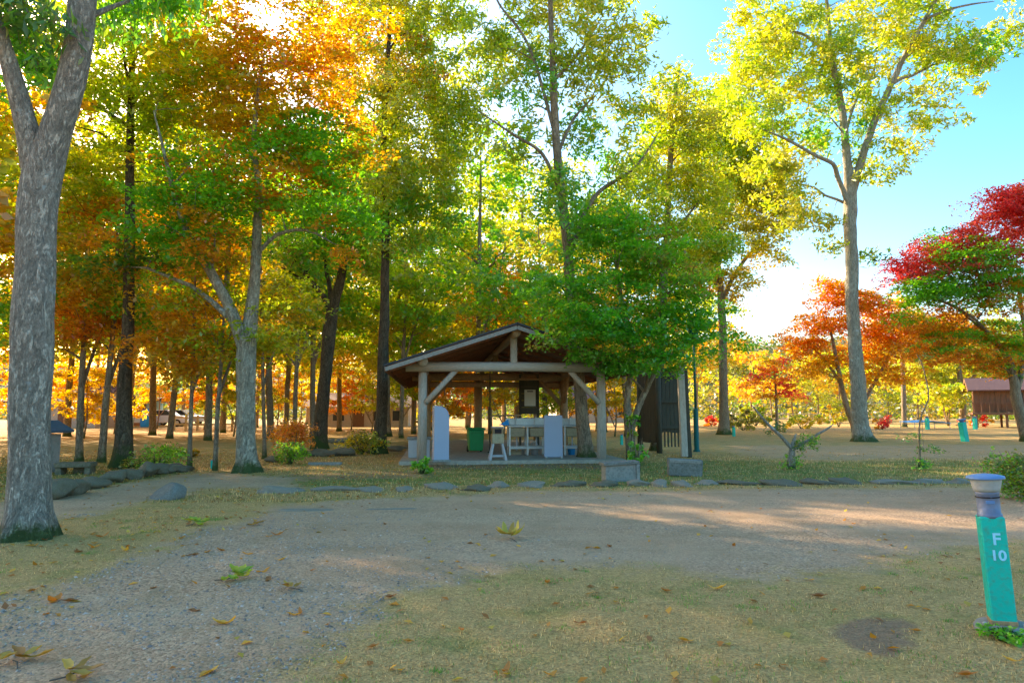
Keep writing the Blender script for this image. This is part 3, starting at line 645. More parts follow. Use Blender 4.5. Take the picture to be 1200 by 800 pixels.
tree('orange_maple', 'orange layered maple with slim stems behind the lone lawn trunk', [
    ground_stem(Y, [(1003, 505, 9), (990, 470, 7), (982, 430, 6), (975, 395, 4), (968, 370, 3)]),
    stem_px(Y, [(1000, 498, 7), (1018, 460, 6), (1035, 430, 5), (1050, 400, 3)], 0, 0.5), stem_px(Y, [(995, 482, 6), (985, 450, 5), (965, 420, 4), (945, 400, 3)], 0, 0.5)],
    blobs_px(Y, [(965, 378, 40, 16, 0, 'orange', 0.9), (1040, 385, 48, 18, 0, 'orange', 0.9), (1000, 350, 45, 14, 0, 'orange', 0.8), (1075, 405, 45, 18, 0, 'gold', 0.8), (940, 400, 28, 14, 0, 'orange', 0.8), (1010, 415, 45, 14, 1, 'gold', 0.7), (975, 335, 28, 10, 0, 'orange', .8), (1110, 385, 45, 20, 0, 'orange', .8), (955, 425, 32, 14, 0, 'gold', .7), (1040, 440, 50, 14, 0, 'gold', .7), (1020, 360, 40, 14, 0, 'orange', .8)]),
    M['bark_brown'], leaf=(0.17, 0.13), per=44, spray=0.85, flat=0.18, sides=8, up=0.75, droop=0.1, prim=12, limit=32000, cover=8.5)
Y = 46.0
tree('small_red_tree', 'small rust-red tree with thin stem on the far sunlit lawn', [
    ground_stem(Y, [(910, 503, 4), (910, 480, 4), (909, 455, 3), (907, 430, 2)])],
    blobs_px(Y, [(905, 445, 34, 14, 0, 'orange', 0.8), (890, 462, 18, 7, 0, 'red', 0.6), (925, 458, 20, 8, 0, 'red', 0.6), (908, 425, 22, 9, 0, 'rust', 0.7)]),
    M['bark_brown'], leaf=(0.16, 0.12), per=36, spray=0.6, flat=0.2, sides=6, up=0.8, prim=8, limit=9000)
Y = 62.0
tree('lime_tree_by_hut', 'broad lime-yellow tree filling the space behind the raised hut', [
    ground_stem(Y, [(1128, 499, 10), (1128, 470, 9), (1125, 440, 8), (1120, 400, 5)]), stem_px(Y, [(1127, 460, 7), (1150, 430, 5), (1180, 405, 3)], 0, 1)],
    blobs_px(Y, [(1120, 425, 60, 35, 1, 'lime', 1.0), (1180, 420, 50, 30, 3, 'lime', 1.0), (1070, 440, 40, 22, 1, 'lime', 0.9), (1140, 390, 60, 25, 2, 'yg', 0.8), (1110, 458, 36, 14, -3, 'yg', 0.8), (1210, 430, 40, 35, 3, 'yg', .8)]),
    M['bark_brown'], leaf=(0.26, 0.18), per=40, spray=1.0, flat=0.3, sides=8, prim=10, limit=30000)
Y = 58.0
tree('slim_lawn_tree', 'straight reddish-brown slim trunk standing between the lone tree and the hut', [
    ground_stem(Y, [(1060, 500, 7), (1059, 470, 7), (1058, 430, 6), (1056, 400, 5), (1054, 350, 3)])],
    blobs_px(Y, [(1056, 370, 36, 22, 0, 'yellow', 0.6), (1040, 395, 24, 12, 0, 'gold', 0.6)]),
    M['bark_brown'], leaf=(0.2, 0.13), per=34, spray=0.7, sides=8, prim=6, limit=8000)

# slim trees between the trunks: (px, py of foot, trunk px, lean px, top py, palette list, name, label)
YEL = 'slim tree with {} leaves standing in the grove {}'
SLIM = [
    (222, 549, 7, 6, 300, ['gold', 'orange'], 'slim_orange_tree', 'slim straight dark stem with orange leaves beside the fork-stemmed pale trunk'),
    (252, 551, 7, 10, 310, ['yg', 'gold'], 'slim_forked_tree', 'slim dark forked stem with yellow-green leaves at the edge of the gravel lane'),
    (310, 538, 6, -4, 250, ['yg', 'yellow'], 'slim_yellow_tree', 'slim brown stem close behind the pale twin-stem trunk'),
    (92, 542, 11, 8, 280, ['gold', 'yellow'], 'grey_gold_tree', 'straight grey-brown trunk with golden leaves beside the blue-roofed kiosk'),
    (119, 542, 11, 16, 260, ['gold', 'orange'], 'leaning_gold_tree', 'leaning slim trunk with golden leaves beside the dark mossy trunk'),
    (345, 517, 7, 6, 330, ['yg', 'lime'], 'slim_lime_tree', 'slim stem with lime leaves rising behind the russet shrub'),
    (366, 514, 8, 2, 320, ['lime', 'yg'], 'pale_slim_tree', 'pale slim stem with spreading twigs behind the dark leaning trunk'),
    (470, 513, 6, 5, 340, ['yg', 'yellow'], 'slim_eave_tree', 'slim brown stem with yellow leaves seen just past the pavilion eave'),
]
for px, py, w, lean, top, pals, nm, lab in SLIM:
    Y = G(px, py)[1]; k = Y / FPX
    st = ground_stem(Y, [(px, py, w), (px + lean * .2, py - 50, w * .9), (px + lean * .6, py - 110, w * .8), (px + lean, (py - 110 + top) / 2, w * .6), (px + lean * 1.2, top, w * .35)])
    mid = (py - 110 + top) / 2
    st2 = stem_px(Y, [(px + lean * .4, py - 85, w * .6), (px + lean * .5 + 14, py - 130, w * .5), (px + lean + 30, py - 180, w * .3)], 0, 0.6)
    r = 45 * min(1.4, 20 / Y)
    bl = blobs_px(Y, [(px + lean, mid, r * 1.3, r * .8, 0, pals[0], 0.6), (px + lean - r * .7, mid + r * .7, r * .8, r * .5, -0.5, pals[1], 0.55), (px + lean + r * .8, mid + r * .5, r * .8, r * .5, 0.5, pals[0], 0.55), (px + lean * 1.2, top - 10, r, r * .7, 0, pals[1], 0.55)])
    tree(nm, lab, [st, st2], bl, M['bark_brown'], leaf=(0.11, 0.075), per=38, spray=0.5, flat=0.25, sides=8, up=0.75, prim=8, limit=11000)

# the grove further back: (px, depth, height m, crown radius m, palettes, bark)
GROVE = [
    (-60, 24, 11, 3.6, 'yg', 'green'), (20, 30, 12, 4.2, 'gold', 'yg'), (80, 36, 12, 4.0, 'yellow', 'yg'), (150, 44, 13, 4.6, 'yellow', 'gold'), (200, 33, 10, 3.4, 'gold', 'yg'),
    (262, 42, 13, 4.6, 'lime', 'yellow'), (300, 56, 14, 5.0, 'yellow', 'gold'), (335, 38, 11, 3.8, 'lime', 'yg'), (398, 46, 13, 4.8, 'lime', 'yellow'), (430, 60, 14, 5.0, 'yellow', 'lime'),
    (485, 40, 11, 3.8, 'yg', 'lime'), (505, 48, 13, 4.4, 'lime', 'yg'), (548, 56, 17, 5.4, 'yg', 'lime'), (575, 40, 9, 3.2, 'gold', 'orange'), (605, 44, 15, 4.8, 'yg', 'lime'), (640, 38, 10, 3.4, 'lime', 'yg'),
    (668, 58, 15, 5.2, 'lime', 'yg'), (708, 44, 12, 4.2, 'yg', 'yellow'), (735, 36, 9, 3.0, 'yellow', 'gold'), (772, 60, 13, 4.6, 'lime', 'yellow'), (815, 66, 11, 4.0, 'yg', 'gold'),
    (880, 85, 10, 3.6, 'gold', 'rust'), (930, 80, 9, 4.2, 'lime', 'yellow'), (985, 90, 10, 4.6, 'yg', 'gold'), (1040, 95, 11, 4.8, 'lime', 'yg'),
    (-130, 34, 12, 4.4, 'gold', 'yellow'), (110, 62, 13, 5.0, 'gold', 'yellow'), (215, 66, 13, 5, 'lime', 'yellow'), (360, 70, 13, 5, 'gold', 'lime'), (590, 72, 14, 5, 'gold', 'yellow'), (560, 34, 13, 3.6, 'yg', 'green'),
    (55, 42, 15, 4.6, 'yg', 'yellow'), (180, 38, 15, 4.4, 'yg', 'green'), (245, 31, 12, 3.6, 'yg', 'gold'), (318, 33, 13, 3.8, 'yg', 'green'), (455, 36, 14, 4.0, 'yg', 'green'),
    (845, 100, 10, 5, 'dryg', 'yg'), (905, 104, 11, 5, 'dryg', 'green'), (958, 100, 10, 5, 'yg', 'dryg'), (1010, 106, 12, 5.5, 'dryg', 'yg'), (1075, 100, 12, 5, 'yg', 'dryg'), (1125, 104, 13, 5.5, 'dryg', 'yg'), (1180, 98, 12, 5.5, 'yg', 'dryg')]
WHERE = {-60: 'seen between the thick forked trunk and the edge of the lane', 20: 'directly behind the thick forked trunk', 80: 'behind the blue-roofed kiosk', 150: 'behind the dark mossy straight trunk', 200: 'behind the low green shrub', 262: 'behind the rail fence and slim forked stem', 300: 'behind the pale twin-stem trunk', 335: 'behind the russet shrub', 398: 'behind the leaning dark trunk', 430: 'beyond the long low house', 485: 'past the pavilion eave, close to the slim brown stem', 505: 'behind the white partition slab', 548: 'beyond the green wheeled bin', 575: 'above the metal rod, low beside the green bin', 605: 'rising right behind the pavilion ridge', 640: 'behind the notice board', 668: 'behind the pale blue wash screen', 708: 'behind the pavilion corner post', 735: 'behind the low green maple stems', 772: 'behind the timber screen', 815: 'behind the dark green lamp post', 880: 'past the gold-leaved tree at the olive hedge', 930: 'behind the small rust-red tree', 985: 'behind the orange layered maple', 1040: 'behind the round dark red shrub', -130: 'deep beyond the thick forked trunk', 110: 'over the timber-fronted low house', 215: 'over the parked cars', 360: 'far behind the pale slim stem', 590: 'in the deep grove past the pavilion floor', 560: 'close behind the pavilion roof', 55: 'high over the kiosk roof', 180: 'high over the green shrub', 245: 'over the slim forked stem at the lane', 318: 'right behind the twin-stem trunk fork', 455: 'between the tall slim dark trunk and the pavilion roof', 845: 'far beyond the gold-leaved trunk', 905: 'far beyond the small rust-red tree', 958: 'far beyond the yellow hedge clump', 1010: 'far beyond the lone lawn trunk', 1075: 'far beyond the blue tarpaulin', 1125: 'far beyond the bushy shrub at the hut', 1180: 'far beyond the raised hut'}
ADJ = {'yellow': 'yellow', 'gold': 'golden', 'lime': 'lime-yellow', 'yg': 'yellow-green', 'dryg': 'olive'}
for k_, (px, Yd, h, r, p1, p2) in enumerate(GROVE):
    h *= 1.3 if px < 860 else 1.0; r *= 1.12; p0 = P(px, 482, Yd); x0 = p0[0]; w = 0.065 + 0.0065 * h
    ln = rng.uniform(-0.6, 0.6, 2)
    st = [(x0, Yd, 0, w), (x0 + ln[0] * .3, Yd + ln[1] * .3, h * .25, w * .85), (x0 + ln[0] * .4, Yd + ln[1] * .5, h * .5, w * .65), (x0 + ln[0], Yd + ln[1], h * .75, w * .4), (x0 + ln[0] * 1.2, Yd + ln[1], h * .95, w * .2)]
    a = rng.uniform(0, 6.28)
    st2 = [(x0 + ln[0] * .3, Yd + ln[1] * .3, h * .27, w * .5), (x0 + math.cos(a) * r * .3, Yd + math.sin(a) * r * .3, h * .45, w * .4), (x0 + math.cos(a) * r * .5, Yd + math.sin(a) * r * .5, h * .62, w * .2)]
    top = (x0 + ln[0], Yd + ln[1])
    bl = [((top[0], top[1], h * .78), (r * .8, r * .8, h * .2), p1, 0.62)]
    for q in range(4):
        a2 = a + q * 1.57 + rng.uniform(-.4, .4); rr = r * rng.uniform(.45, .7)
        bl.append(((x0 + math.cos(a2) * rr, Yd + math.sin(a2) * rr, h * rng.uniform(.26, .62)), (r * .66, r * .66, h * .11), p2 if q % 2 else p1, 0.6))
    where = WHERE[px]
    tree('grove_tree', '%s-leaved tree %s' % (ADJ[p1], where), [st, st2], bl, M['bark_brown'], 'trees of the grove',
         leaf=(0.11 + 0.0030 * Yd, 0.07 + 0.0022 * Yd), per=40, spray=0.55 + 0.008 * Yd, flat=0.35, sides=7, prim=8, up=0.6, limit=13000, tw=0.012, cover=4.2)
YOUNG = [(75, 46, 5.0, 'gold', 'beside the timber-fronted low house'), (135, 40, 4.6, 'yellow', 'behind the dark mossy straight trunk'), (185, 52, 5.2, 'gold', 'in front of the white parked car'), (240, 50, 4.8, 'orange', 'behind the rail fence'),
         (275, 36, 4.6, 'lime', 'between the slim forked stem and the pale twin-stem trunk'), (325, 46, 5.0, 'gold', 'behind the fresh green bush'), (352, 56, 5.4, 'yellow', 'in front of the long low house gable'), (412, 48, 4.8, 'orange', 'in front of the long low house'), (436, 44, 3.6, 'lime', 'beside the long low house wall'),
         (468, 38, 4.4, 'yg', 'close to the pavilion eave'), (520, 36, 4.2, 'gold', 'behind the low grey counter'), (550, 42, 5.0, 'orange', 'behind the green wheeled bin'), (590, 34, 4.0, 'yellow', 'behind the pale stove'), (628, 44, 5.0, 'lime', 'behind the sink tables'), (655, 38, 4.6, 'yg', 'behind the pale blue wash screen'),
         (698, 46, 4.6, 'gold', 'past the pavilion corner post'), (720, 36, 3.6, 'yellow', 'past the creeper'), (750, 50, 5.0, 'lime', 'past the timber screen'), (20, 38, 5.0, 'gold', 'deep behind the thick forked trunk'), (100, 33, 3.6, 'yellow', 'past the stone bench')]
for px, Yd, h, p1, where in YOUNG:
    x0 = P(px, 482, Yd)[0]; r = h * .42; a = rng.uniform(0, 6)
    st = [(x0, Yd, 0, .05), (x0 + .1, Yd, h * .3, .042), (x0, Yd, h * .7, .025), (x0, Yd, h * .95, .012)]
    st2 = [(x0, Yd, h * .15, .035), (x0 + r * .4 * math.cos(a), Yd + r * .4 * math.sin(a), h * .4, .025), (x0 + r * .7 * math.cos(a), Yd + r * .7 * math.sin(a), h * .6, .012)]
    bl = [((x0, Yd, h * .75), (r * .8, r * .8, h * .22), p1, .6)] + [((x0 + r * .6 * math.cos(a + q * 2.1), Yd + r * .6 * math.sin(a + q * 2.1), h * rng.uniform(.32, .55)), (r * .7, r * .7, h * .15), p1, .55) for q in range(3)]
    nm_ = {'gold': 'golden', 'lime': 'lime-yellow', 'yg': 'yellow-green'}.get(p1, p1)
    tree('young_maple', 'young %s maple growing low %s' % (nm_, where), [st, st2], bl, M['bark_brown'], 'young maples under the grove', leaf=(.10 + .0022 * Yd, .07 + .0016 * Yd), per=36, spray=.5, flat=.25, sides=6, prim=6, up=.7, limit=5000, cover=4.5, flare=False)
# trees added just past the edge of view to shade the road
for px, Yd, h, r in ((-330, 20, 13, 5.0), (-230, 14, 12, 4.2), (-520, 24, 14, 5.5), (-190, 27, 14, 5.0), (-360, 31, 15, 5.5), (-560, 17, 12, 4.6), (-125, 19, 13, 4.2), (-250, 23, 14, 4.6)):
    x0 = P(px, 482, Yd)[0]
    st = [(x0, Yd, 0, .26), (x0 + .2, Yd, h * .4, .2), (x0, Yd + .2, h * .7, .12), (x0, Yd, h * .95, .05)]
    bl = [((x0, Yd, h * .7), (r, r, h * .25), 'yg', .5), ((x0 + r * .5, Yd - r * .4, h * .45), (r * .6, r * .6, h * .12), 'gold', .5), ((x0 - r * .5, Yd + r * .4, h * .5), (r * .6, r * .6, h * .12), 'yg', .5)]
    tree('added_shade_tree', 'yellow-green tree added past the left edge of view to shade the road', [st], bl, M['bark_dark'], 'trees added off view to shade the road', leaf=(0.24, 0.14), per=36, spray=0.7, flat=.4, sides=8, prim=8, limit=16000, cover=6)

# far wood on the hill: one mass
n = 45000
hxx = rng.uniform(-330, 330, n); hyy = 150 + 230 * rng.random(n) ** 1.3
hc = np.round(hxx / 7) * 1.7 + np.round(hyy / 9) * 2.3
hz_ = hill_h(hxx, hyy) + (rng.random(n) ** .6) * (4.5 + 2.5 * np.sin(hc * 3.1)) * (0.6 + .4 * np.cos((hxx / 7 - np.round(hxx / 7)) * 6.28))
cc = np.array([PAL['dryg'][0], PAL['rust'][1], PAL['dryg'][2], PAL['green'][0], PAL['dryg'][0], PAL['dryg'][1]])[(np.abs(np.sin(hc * 12.9898)) * 5.999).astype(int)] * rng.uniform(.3, .6, (n, 1))
V, Qd, cc = leaf_quads(np.stack([hxx, hyy, hz_], 1), 1.45, 1.1, 0.4, 0.2, cc)
tag(obj('far_wood', fast_mesh('far_wood', V, Qd, col=cc), M['leaf']), 'autumn-coloured wood covering the far hillside', 'woods', None, 'stuff')
n = 45000                                    # undergrowth strip at the foot of the hill
hxx = rng.uniform(-220, 220, n); hyy = rng.uniform(105, 150, n); hc = np.round(hxx / 4)
hz_ = rng.random(n) ** 1.2 * (2.2 + 1.6 * np.sin(hc * 5.3)) + .05
cc = .42 * np.array([PAL['dryg'][0], PAL['yellow'][0], PAL['green'][2], PAL['orange'][1], PAL['rust'][2], PAL['dryg'][0]])[(np.abs(np.sin(hc * 12.9898 + np.round(hyy / 8))) * 5.999).astype(int)] * rng.uniform(.6, 1.1, (n, 1))
V, Qd, cc = leaf_quads(np.stack([hxx, hyy, hz_], 1), .55, .4, 0.4, 0.2, cc)
tag(obj('undergrowth', fast_mesh('undergrowth', V, Qd, col=cc), M['leaf']), 'yellow and rust undergrowth along the foot of the hill', 'undergrowth', None, 'stuff')

# ------------------------------------------------------------------ pavilion
YAW = math.radians(6.5); pav_o = G(494, 543); pav_o[2] = 0.0
def pav(u, v, z=0.0):                        # pavilion frame -> world
    return np.array([pav_o[0] + u * math.cos(YAW) - v * math.sin(YAW), pav_o[1] + u * math.sin(YAW) + v * math.cos(YAW), z])
pv = thing('pavilion', 'open timber pavilion with log posts and dark gabled roof', 'pavilion', tuple(pav_o), YAW)
W_, DP = 4.62, 11.5; FZ = 0.09
MB().box((W_ / 2, DP / 2 + 0.1, FZ / 2 - 0.03), (W_ + 1.1, DP + 1.0, FZ + 0.06), bev=0.02).build('floor_slab', M['floor_slab'], pv)
RIDGE, EAVE, RUN = 3.40, 2.36, 3.16; V0, V1 = -0.95, DP + 0.9; cu = W_ / 2
sl = math.atan2(RIDGE - EAVE, RUN)
def slope_pt(side, t, v, dz=0.0):            # t 0 at the ridge, 1 at the eave
    return (cu + side * RUN * t, v, RIDGE - (RIDGE - EAVE) * t + dz)
for (u, v, r) in ((0, 0, .115), (W_, 0, .12), (0.05, 5.1, .11), (W_, 5.1, .12), (0.05, DP, .11), (W_, DP, .11)):
    pm = M['log'] if v == 0 else M['wood_warm']
    zt = EAVE + 0.02
    MB().tube([(u, v, FZ - .03), (u + .01, v, 1.2), (u, v, zt)], [r * 1.05, r, r * .95], 12).build('post', pm, pv, True)
MB().tube([(1.9, 7.6, FZ - .02), (1.9, 7.6, 2.62)], [.15, .14], 12).build('post', M['wood_warm'], pv, True)
for v in (0, 5.1, DP):                       # cross beams
    pm = M['log_h'] if v == 0 else M['wood_warm']
    MB().tube([(-0.42, v - (.16 if v == 0 else 0), 2.42), (cu, v - (.16 if v == 0 else 0), 2.44), (W_ + 0.42, v - (.16 if v == 0 else 0), 2.43)], [.125, .12, .125], 14).build('cross_beam', pm, pv, True)
MB().box((cu, 5.3, 2.18), (W_ - .25, .10, .14), bev=.01).build('tie_board', M['wood_warm'], pv)
for u in (0, W_):                            # eave logs carried on the posts, round ends showing
    MB().tube([(u, V0 + .45, 2.555), (u, DP * .5, 2.56), (u, V1 - .2, 2.555)], [.13, .12, .13], 14).build('eave_log', M['log'] if u == 0 else M['wood_warm'], pv, True)
MB().tube([(cu, V0 + .1, RIDGE - .16), (cu, V1 - .1, RIDGE - .16)], [.10, .10], 12).build('ridge_log', M['wood_warm'], pv, True)
for v in (-.16, 5.1, DP): MB().box((cu, v, 2.90), (.17, .15, .80), bev=.015).build('king_post', M['log'] if v < 0 else M['wood_warm'], pv)
for v, pm in ((-.16, M['log']), (5.1, M['wood_warm'])):
    for s_, u in ((1, 0), (-1, W_)):
        MB().tube([(u + s_ * .08, v + .06, 1.52), (u + s_ * .85, v + .06, 2.36)], [.07, .07], 10).build('brace', pm, pv, True)
for v in (2.6, 7.8):
    for s_, u in ((1, 0), (-1, W_)):
        MB().tube([(u, 5.1 + (-.1 if v < 5 else .1), 1.6), (u, 5.1 + (-.8 if v < 5 else .8), 2.45)], [.055, .055], 8).build('brace', M['wood_warm'], pv, True)
nb_ = 15
for s_ in (-1, 1):                            # roof boards run the length of the roof, seen from below
    me = None
    for k in range(nb_):
        ta, tb_ = k / nb_ + .004, (k + 1) / nb_ - .004
        a0, a1, b0, b1 = slope_pt(s_, ta, V0), slope_pt(s_, ta, V1), slope_pt(s_, tb_, V0), slope_pt(s_, tb_, V1)
        h = .022 + .004 * (k % 2)
        v_ = [a0, b0, b1, a1] + [(p[0], p[1], p[2] + h) for p in (a0, b0, b1, a1)]
        MB().add(v_, [(0, 1, 2, 3), (7, 6, 5, 4), (0, 4, 5, 1), (1, 5, 6, 2), (2, 6, 7, 3), (3, 7, 4, 0)]).build('roof_board', M['wood_roof'], pv)
    for k in range(9):
        v = V0 + .55 + k * (V1 - V0 - .9) / 8
        a, b = slope_pt(s_, .02, v, -.05), slope_pt(s_, .99, v, -.05)
        mid = [(a[i] + b[i]) / 2 for i in range(3)]
        MB().box(mid, (RUN / math.cos(sl) * .97, .07, .095), Matrix.Rotation(s_ * sl, 3, 'Y')).build('rafter', M['wood_roof'], pv)
    a0, a1, b0, b1 = slope_pt(s_, -.004, V0 - .06, .03), slope_pt(s_, -.004, V1 + .06, .03), slope_pt(s_, 1.02, V0 - .06, .03), slope_pt(s_, 1.02, V1 + .06, .03)
    v_ = [a0, b0, b1, a1] + [(p[0], p[1], p[2] + .05) for p in (a0, b0, b1, a1)]
    MB().add(v_, [(0, 1, 2, 3), (7, 6, 5, 4), (0, 4, 5, 1), (1, 5, 6, 2), (2, 6, 7, 3), (3, 7, 4, 0)]).build('roof_cover', M['shingle'], pv)
    a, b = slope_pt(s_, 0, V0 - .025, -.045), slope_pt(s_, 1.01, V0 - .025, -.045)
    mid = [(a[i] + b[i]) / 2 for i in range(3)]
    MB().box(mid, (RUN / math.cos(sl) * 1.01, .035, .095), Matrix.Rotation(s_ * sl, 3, 'Y')).build('fascia_board', M['wood_fascia'], pv)
    MB().box(slope_pt(s_, 1.012, (V0 + V1) / 2, -.03), (.03, V1 - V0, .12)).build('fascia_board', M['wood_roof'], pv)
def on_slab(px, py):                          # point on the pavilion floor
    return G(px, py, FZ)

# standing white partition with a clipped corner and the low counter beside it
p = on_slab(516, 541); t = thing('partition_slab', 'tall white slab with clipped corner standing at the pavilion entrance', 'partition', tuple(p), math.radians(24))
MB().prism([(-.19, 0), (.19, 0), (.19, 1.08), (.16, 1.2), (.09, 1.29), (-.02, 1.34), (-.19, 1.35)], -.08, .08).build('panel', M['panel_blue'], t)
MB().box((0, 0, .03), (.46, .24, .06), bev=.01).build('base', M['concrete'], t)
p = on_slab(491, 536); t = thing('low_counter', 'low grey concrete counter between the post and the white slab', 'counter', tuple(p), YAW)
MB().box((0, .1, .24), (.56, .5, .48), bev=.015).build('block', M['white_paint'], t)
MB().box((0, .1, .51), (.64, .58, .06), bev=.012).build('countertop', M['concrete'], t)
MB().box((.06, -.163, .28), (.2, .02, .22)).build('door', M['concrete'], t)

# green wheeled bin
p = on_slab(557, 529.5); t = thing('wheelie_bin', 'green plastic wheeled bin with lid on the pavilion floor', 'bin', tuple(p), math.radians(12))
MB().box((0, 0, .36), (.40, .42, .62), taper=1.18, bev=.02).build('body', M['green_plastic'], t)
MB().box((0, -.01, .70), (.53, .56, .06), bev=.02).build('lid', M['green_plastic'], t)
MB().box((0, -.262, .60), (.34, .03, .05), bev=.008).build('rim', M['green_plastic'], t)
MB().tube([(-.2, .29, .66), (.2, .29, .66)], [.018, .018], 8).build('handle', M['green_plastic'], t)
for s_ in (-1, 1): MB().tube([(s_ * .20 - .02, .2, .09), (s_ * .20 + .02, .2, .09)], [.09, .09], 14).build('wheel', M['tyre'], t)

# stove pedestal
p = on_slab(583, 538.5); t = thing('stove_pedestal', 'small pale stove on a splayed stand with dark square opening', 'stove', tuple(p), YAW)
for sx in (-1, 1):
    for sy in (-1, 1):
        MB().tube([(sx * .20, sy * .18, 0), (sx * .11, sy * .11, .42)], [.035, .028], 8).build('leg', M['white_paint'], t)
MB().box((0, 0, .10), (.30, .26, .05), bev=.01).build('stretcher', M['white_paint'], t)
MB().box((0, 0, .53), (.30, .30, .24), bev=.012).build('body', M['sink_box'], t)
hd = MB().box((0, 0, .72), (.27, .27, .16), bev=.012).build('head', M['wood_warm'], t)
MB().box((0, -.145, .72), (.17, .03, .11)).build('opening', M['black'], hd)
MB().box((0, 0, .815), (.33, .33, .025), bev=.006).build('top_plate', M['steel'], t)
p = on_slab(590, 533); t = thing('folded_cloth', 'bright blue plastic sheet draped over the sink table end', 'cloth', (p[0], p[1], p[2]))

# sink tables
def sink_table(px, py, L_, nsink, label, off=0.0):
    p = on_slab(px, py); t = thing('sink_table', label, 'sink', tuple(p), YAW)
    MB().box((L_ / 2, .28, .80), (L_, .60, .045), bev=.008).build('tabletop', M['steel'], t)
    MB().box((L_ / 2, .57, .92), (L_, .03, .20), bev=.005).build('splashback', M['steel'], t)
    for x in np.linspace(.06, L_ - .06, 3 if L_ > 1 else 2):
        for y in (.05, .5): MB().box((x, y, .39), (.05, .05, .78)).build('leg', M['steel'], t)
    MB().box((L_ / 2, .06, .20), (L_ - .1, .04, .05)).build('rail', M['steel'], t)
    MB().box((L_ / 2, .28, .24), (L_ - .1, .42, .02)).build('shelf', M['steel'], t)
    for k in range(nsink):
        x = off + (k + .5) * (L_ - off) / nsink
        MB().box((x, .26, .635), (.42, .40, .26), taper=1.08, bev=.02).build('basin', M['sink_box'], t)
        f = MB().tube([(x, .50, .83), (x, .50, 1.03), (x, .46, 1.07), (x, .36, 1.06), (x, .34, 1.01)], [.014] * 5, 8).build('tap', M['steel'], t)
        MB().tube([(x, .26, .50), (x, .26, .12)], [.025, .025], 8).build('drain_pipe', M['white_paint'], t)
    return t
sink_table(595, 533.5, 1.12, 2, 'steel sink table with timber basins beside the pale stove')
sink_table(660, 533, .62, 1, 'short steel sink table with one basin behind the mossy tree foot')
p = on_slab(596, 533); t0 = bpy.data.objects['folded_cloth']; t0.location = (p[0], p[1], FZ + .83)
MB().add([(-.28, -.06, 0), (.02, -.06, 0), (.02, .3, 0), (-.28, .3, 0), (-.02, .0, .16), (.0, .25, .15), (-.16, .1, .06), (-.1, .27, .05)],
         [(0, 1, 4, 6), (1, 2, 5, 4), (2, 3, 7, 5), (3, 0, 6, 7), (6, 4, 5, 7), (3, 2, 1, 0)]).build('sheet', M['blue'], t0)
# buckets and pots under the table
for k, (dx, dz, mt, nm, lab) in enumerate(((.25, 0, 'blue', 'bucket', 'small blue bucket under the short sink'), (.20, 0, 'sink_box', 'wooden_crate', 'wooden crate on the floor under the long sink table'), (.75, 0, 'white_paint', 'bucket', 'white bucket on the floor under the long sink table'))):
    q = on_slab(660 if k == 0 else 595, 533); q = q + np.array([dx, .22, 0])
    t = thing(nm, lab, 'bucket' if nm == 'bucket' else 'crate', tuple(q), YAW)
    if nm == 'bucket':
        MB().lathe([(.09, 0), (.12, .22), (.13, .225), (.13, .24), (.115, .24), (.085, .02)], 14).build('pail', M[mt], t, True)
        MB().tube([(-.12, 0, .22), (-.08, 0, .32), (0, 0, .35), (.08, 0, .32), (.12, 0, .22)], [.006] * 5, 6).build('handle', M['steel'], t)
    else:
        for z in (.05, .13, .21):
            for s_ in (-1, 1): MB().box((0, s_ * .12, z), (.32, .015, .06)).build('slat', M[mt], t); MB().box((s_ * .165, 0, z), (.015, .24, .06)).build('slat', M[mt], t)
        MB().box((0, 0, .008), (.32, .24, .016)).build('bottom', M[mt], t)
# upright pale blue panel
p = on_slab(648.5, 536); t = thing('wash_screen', 'upright pale blue panel beside the sink tables', 'screen', tuple(p), YAW * .5)
MB().box((0, 0, .56), (.50, .07, 1.10), taper=.97, bev=.012).build('board', M['panel_blue'], t)
for s_ in (-1, 1): MB().box((s_ * .2, 0, .02), (.06, .3, .04), bev=.006).build('foot', M['steel'], t)
# notice board hung from the back beam, sign below, thin rods and rail
c = P(620, 465, 22.6); t = thing('notice_board', 'dark timber notice board with one pale paper sheet', 'notice board', (c[0], c[1], FZ), YAW)
zc = c[2] - FZ; k = 22.6 / FPX
for s_ in (-1, 1): MB().box((s_ * 10.5 * k, .02, 1.22), (.07, .07, 2.42)).build('post', M['wood_dark'], t)
for j in range(5): MB().box((0, .0, zc + (j - 2) * 8 * k), (22 * k, .03, 7.8 * k)).build('board', M['wood_dark'], t)
MB().box((0, -.05, zc + 20.5 * k), (27 * k, .12, .06), bev=.01).build('cap_rail', M['wood_warm'], t)
MB().box((1 * k, -.024, zc - 1 * k), (13 * k, .012, 19 * k)).build('paper', M['paper'], t)
MB().box((1 * k, -.034, zc + 6.5 * k), (7 * k, .004, 1.2 * k)).build('paper_heading', M['black'], t)
c = P(624, 493, 22.3); t = thing('faded_sign', 'long faded white sign fixed below the notice board', 'sign', (c[0], c[1], c[2]), YAW)
MB().box((0, 0, 0), (26 * k, .025, 7.5 * k)).build('sign_board', M['sign'], t)
for s_ in (-1, 1): MB().box((s_ * 10.5 * k, .10, .02), (.04, .18, .04)).build('bracket', M['wood_dark'], t)
for (px, lab) in ((574, 'thin dark metal rod hanging down beside the green bin'),):
    c = on_slab(px, 530); t = thing('metal_rod', lab, 'rod', tuple(c), YAW)
    MB().tube([(0, 0, 0), (0, 0, 2.45)], [.02, .02], 8).build('rod', M['wood_dark'], t)
    MB().lathe([(.07, 0), (.07, .02), (.03, .03)], 12).build('foot', M['wood_dark'], t)
    MB().tube([(0, 0, 1.08), (.95, .1, 1.10)], [.025, .025], 8).build('rail', M['wood_warm'], t)

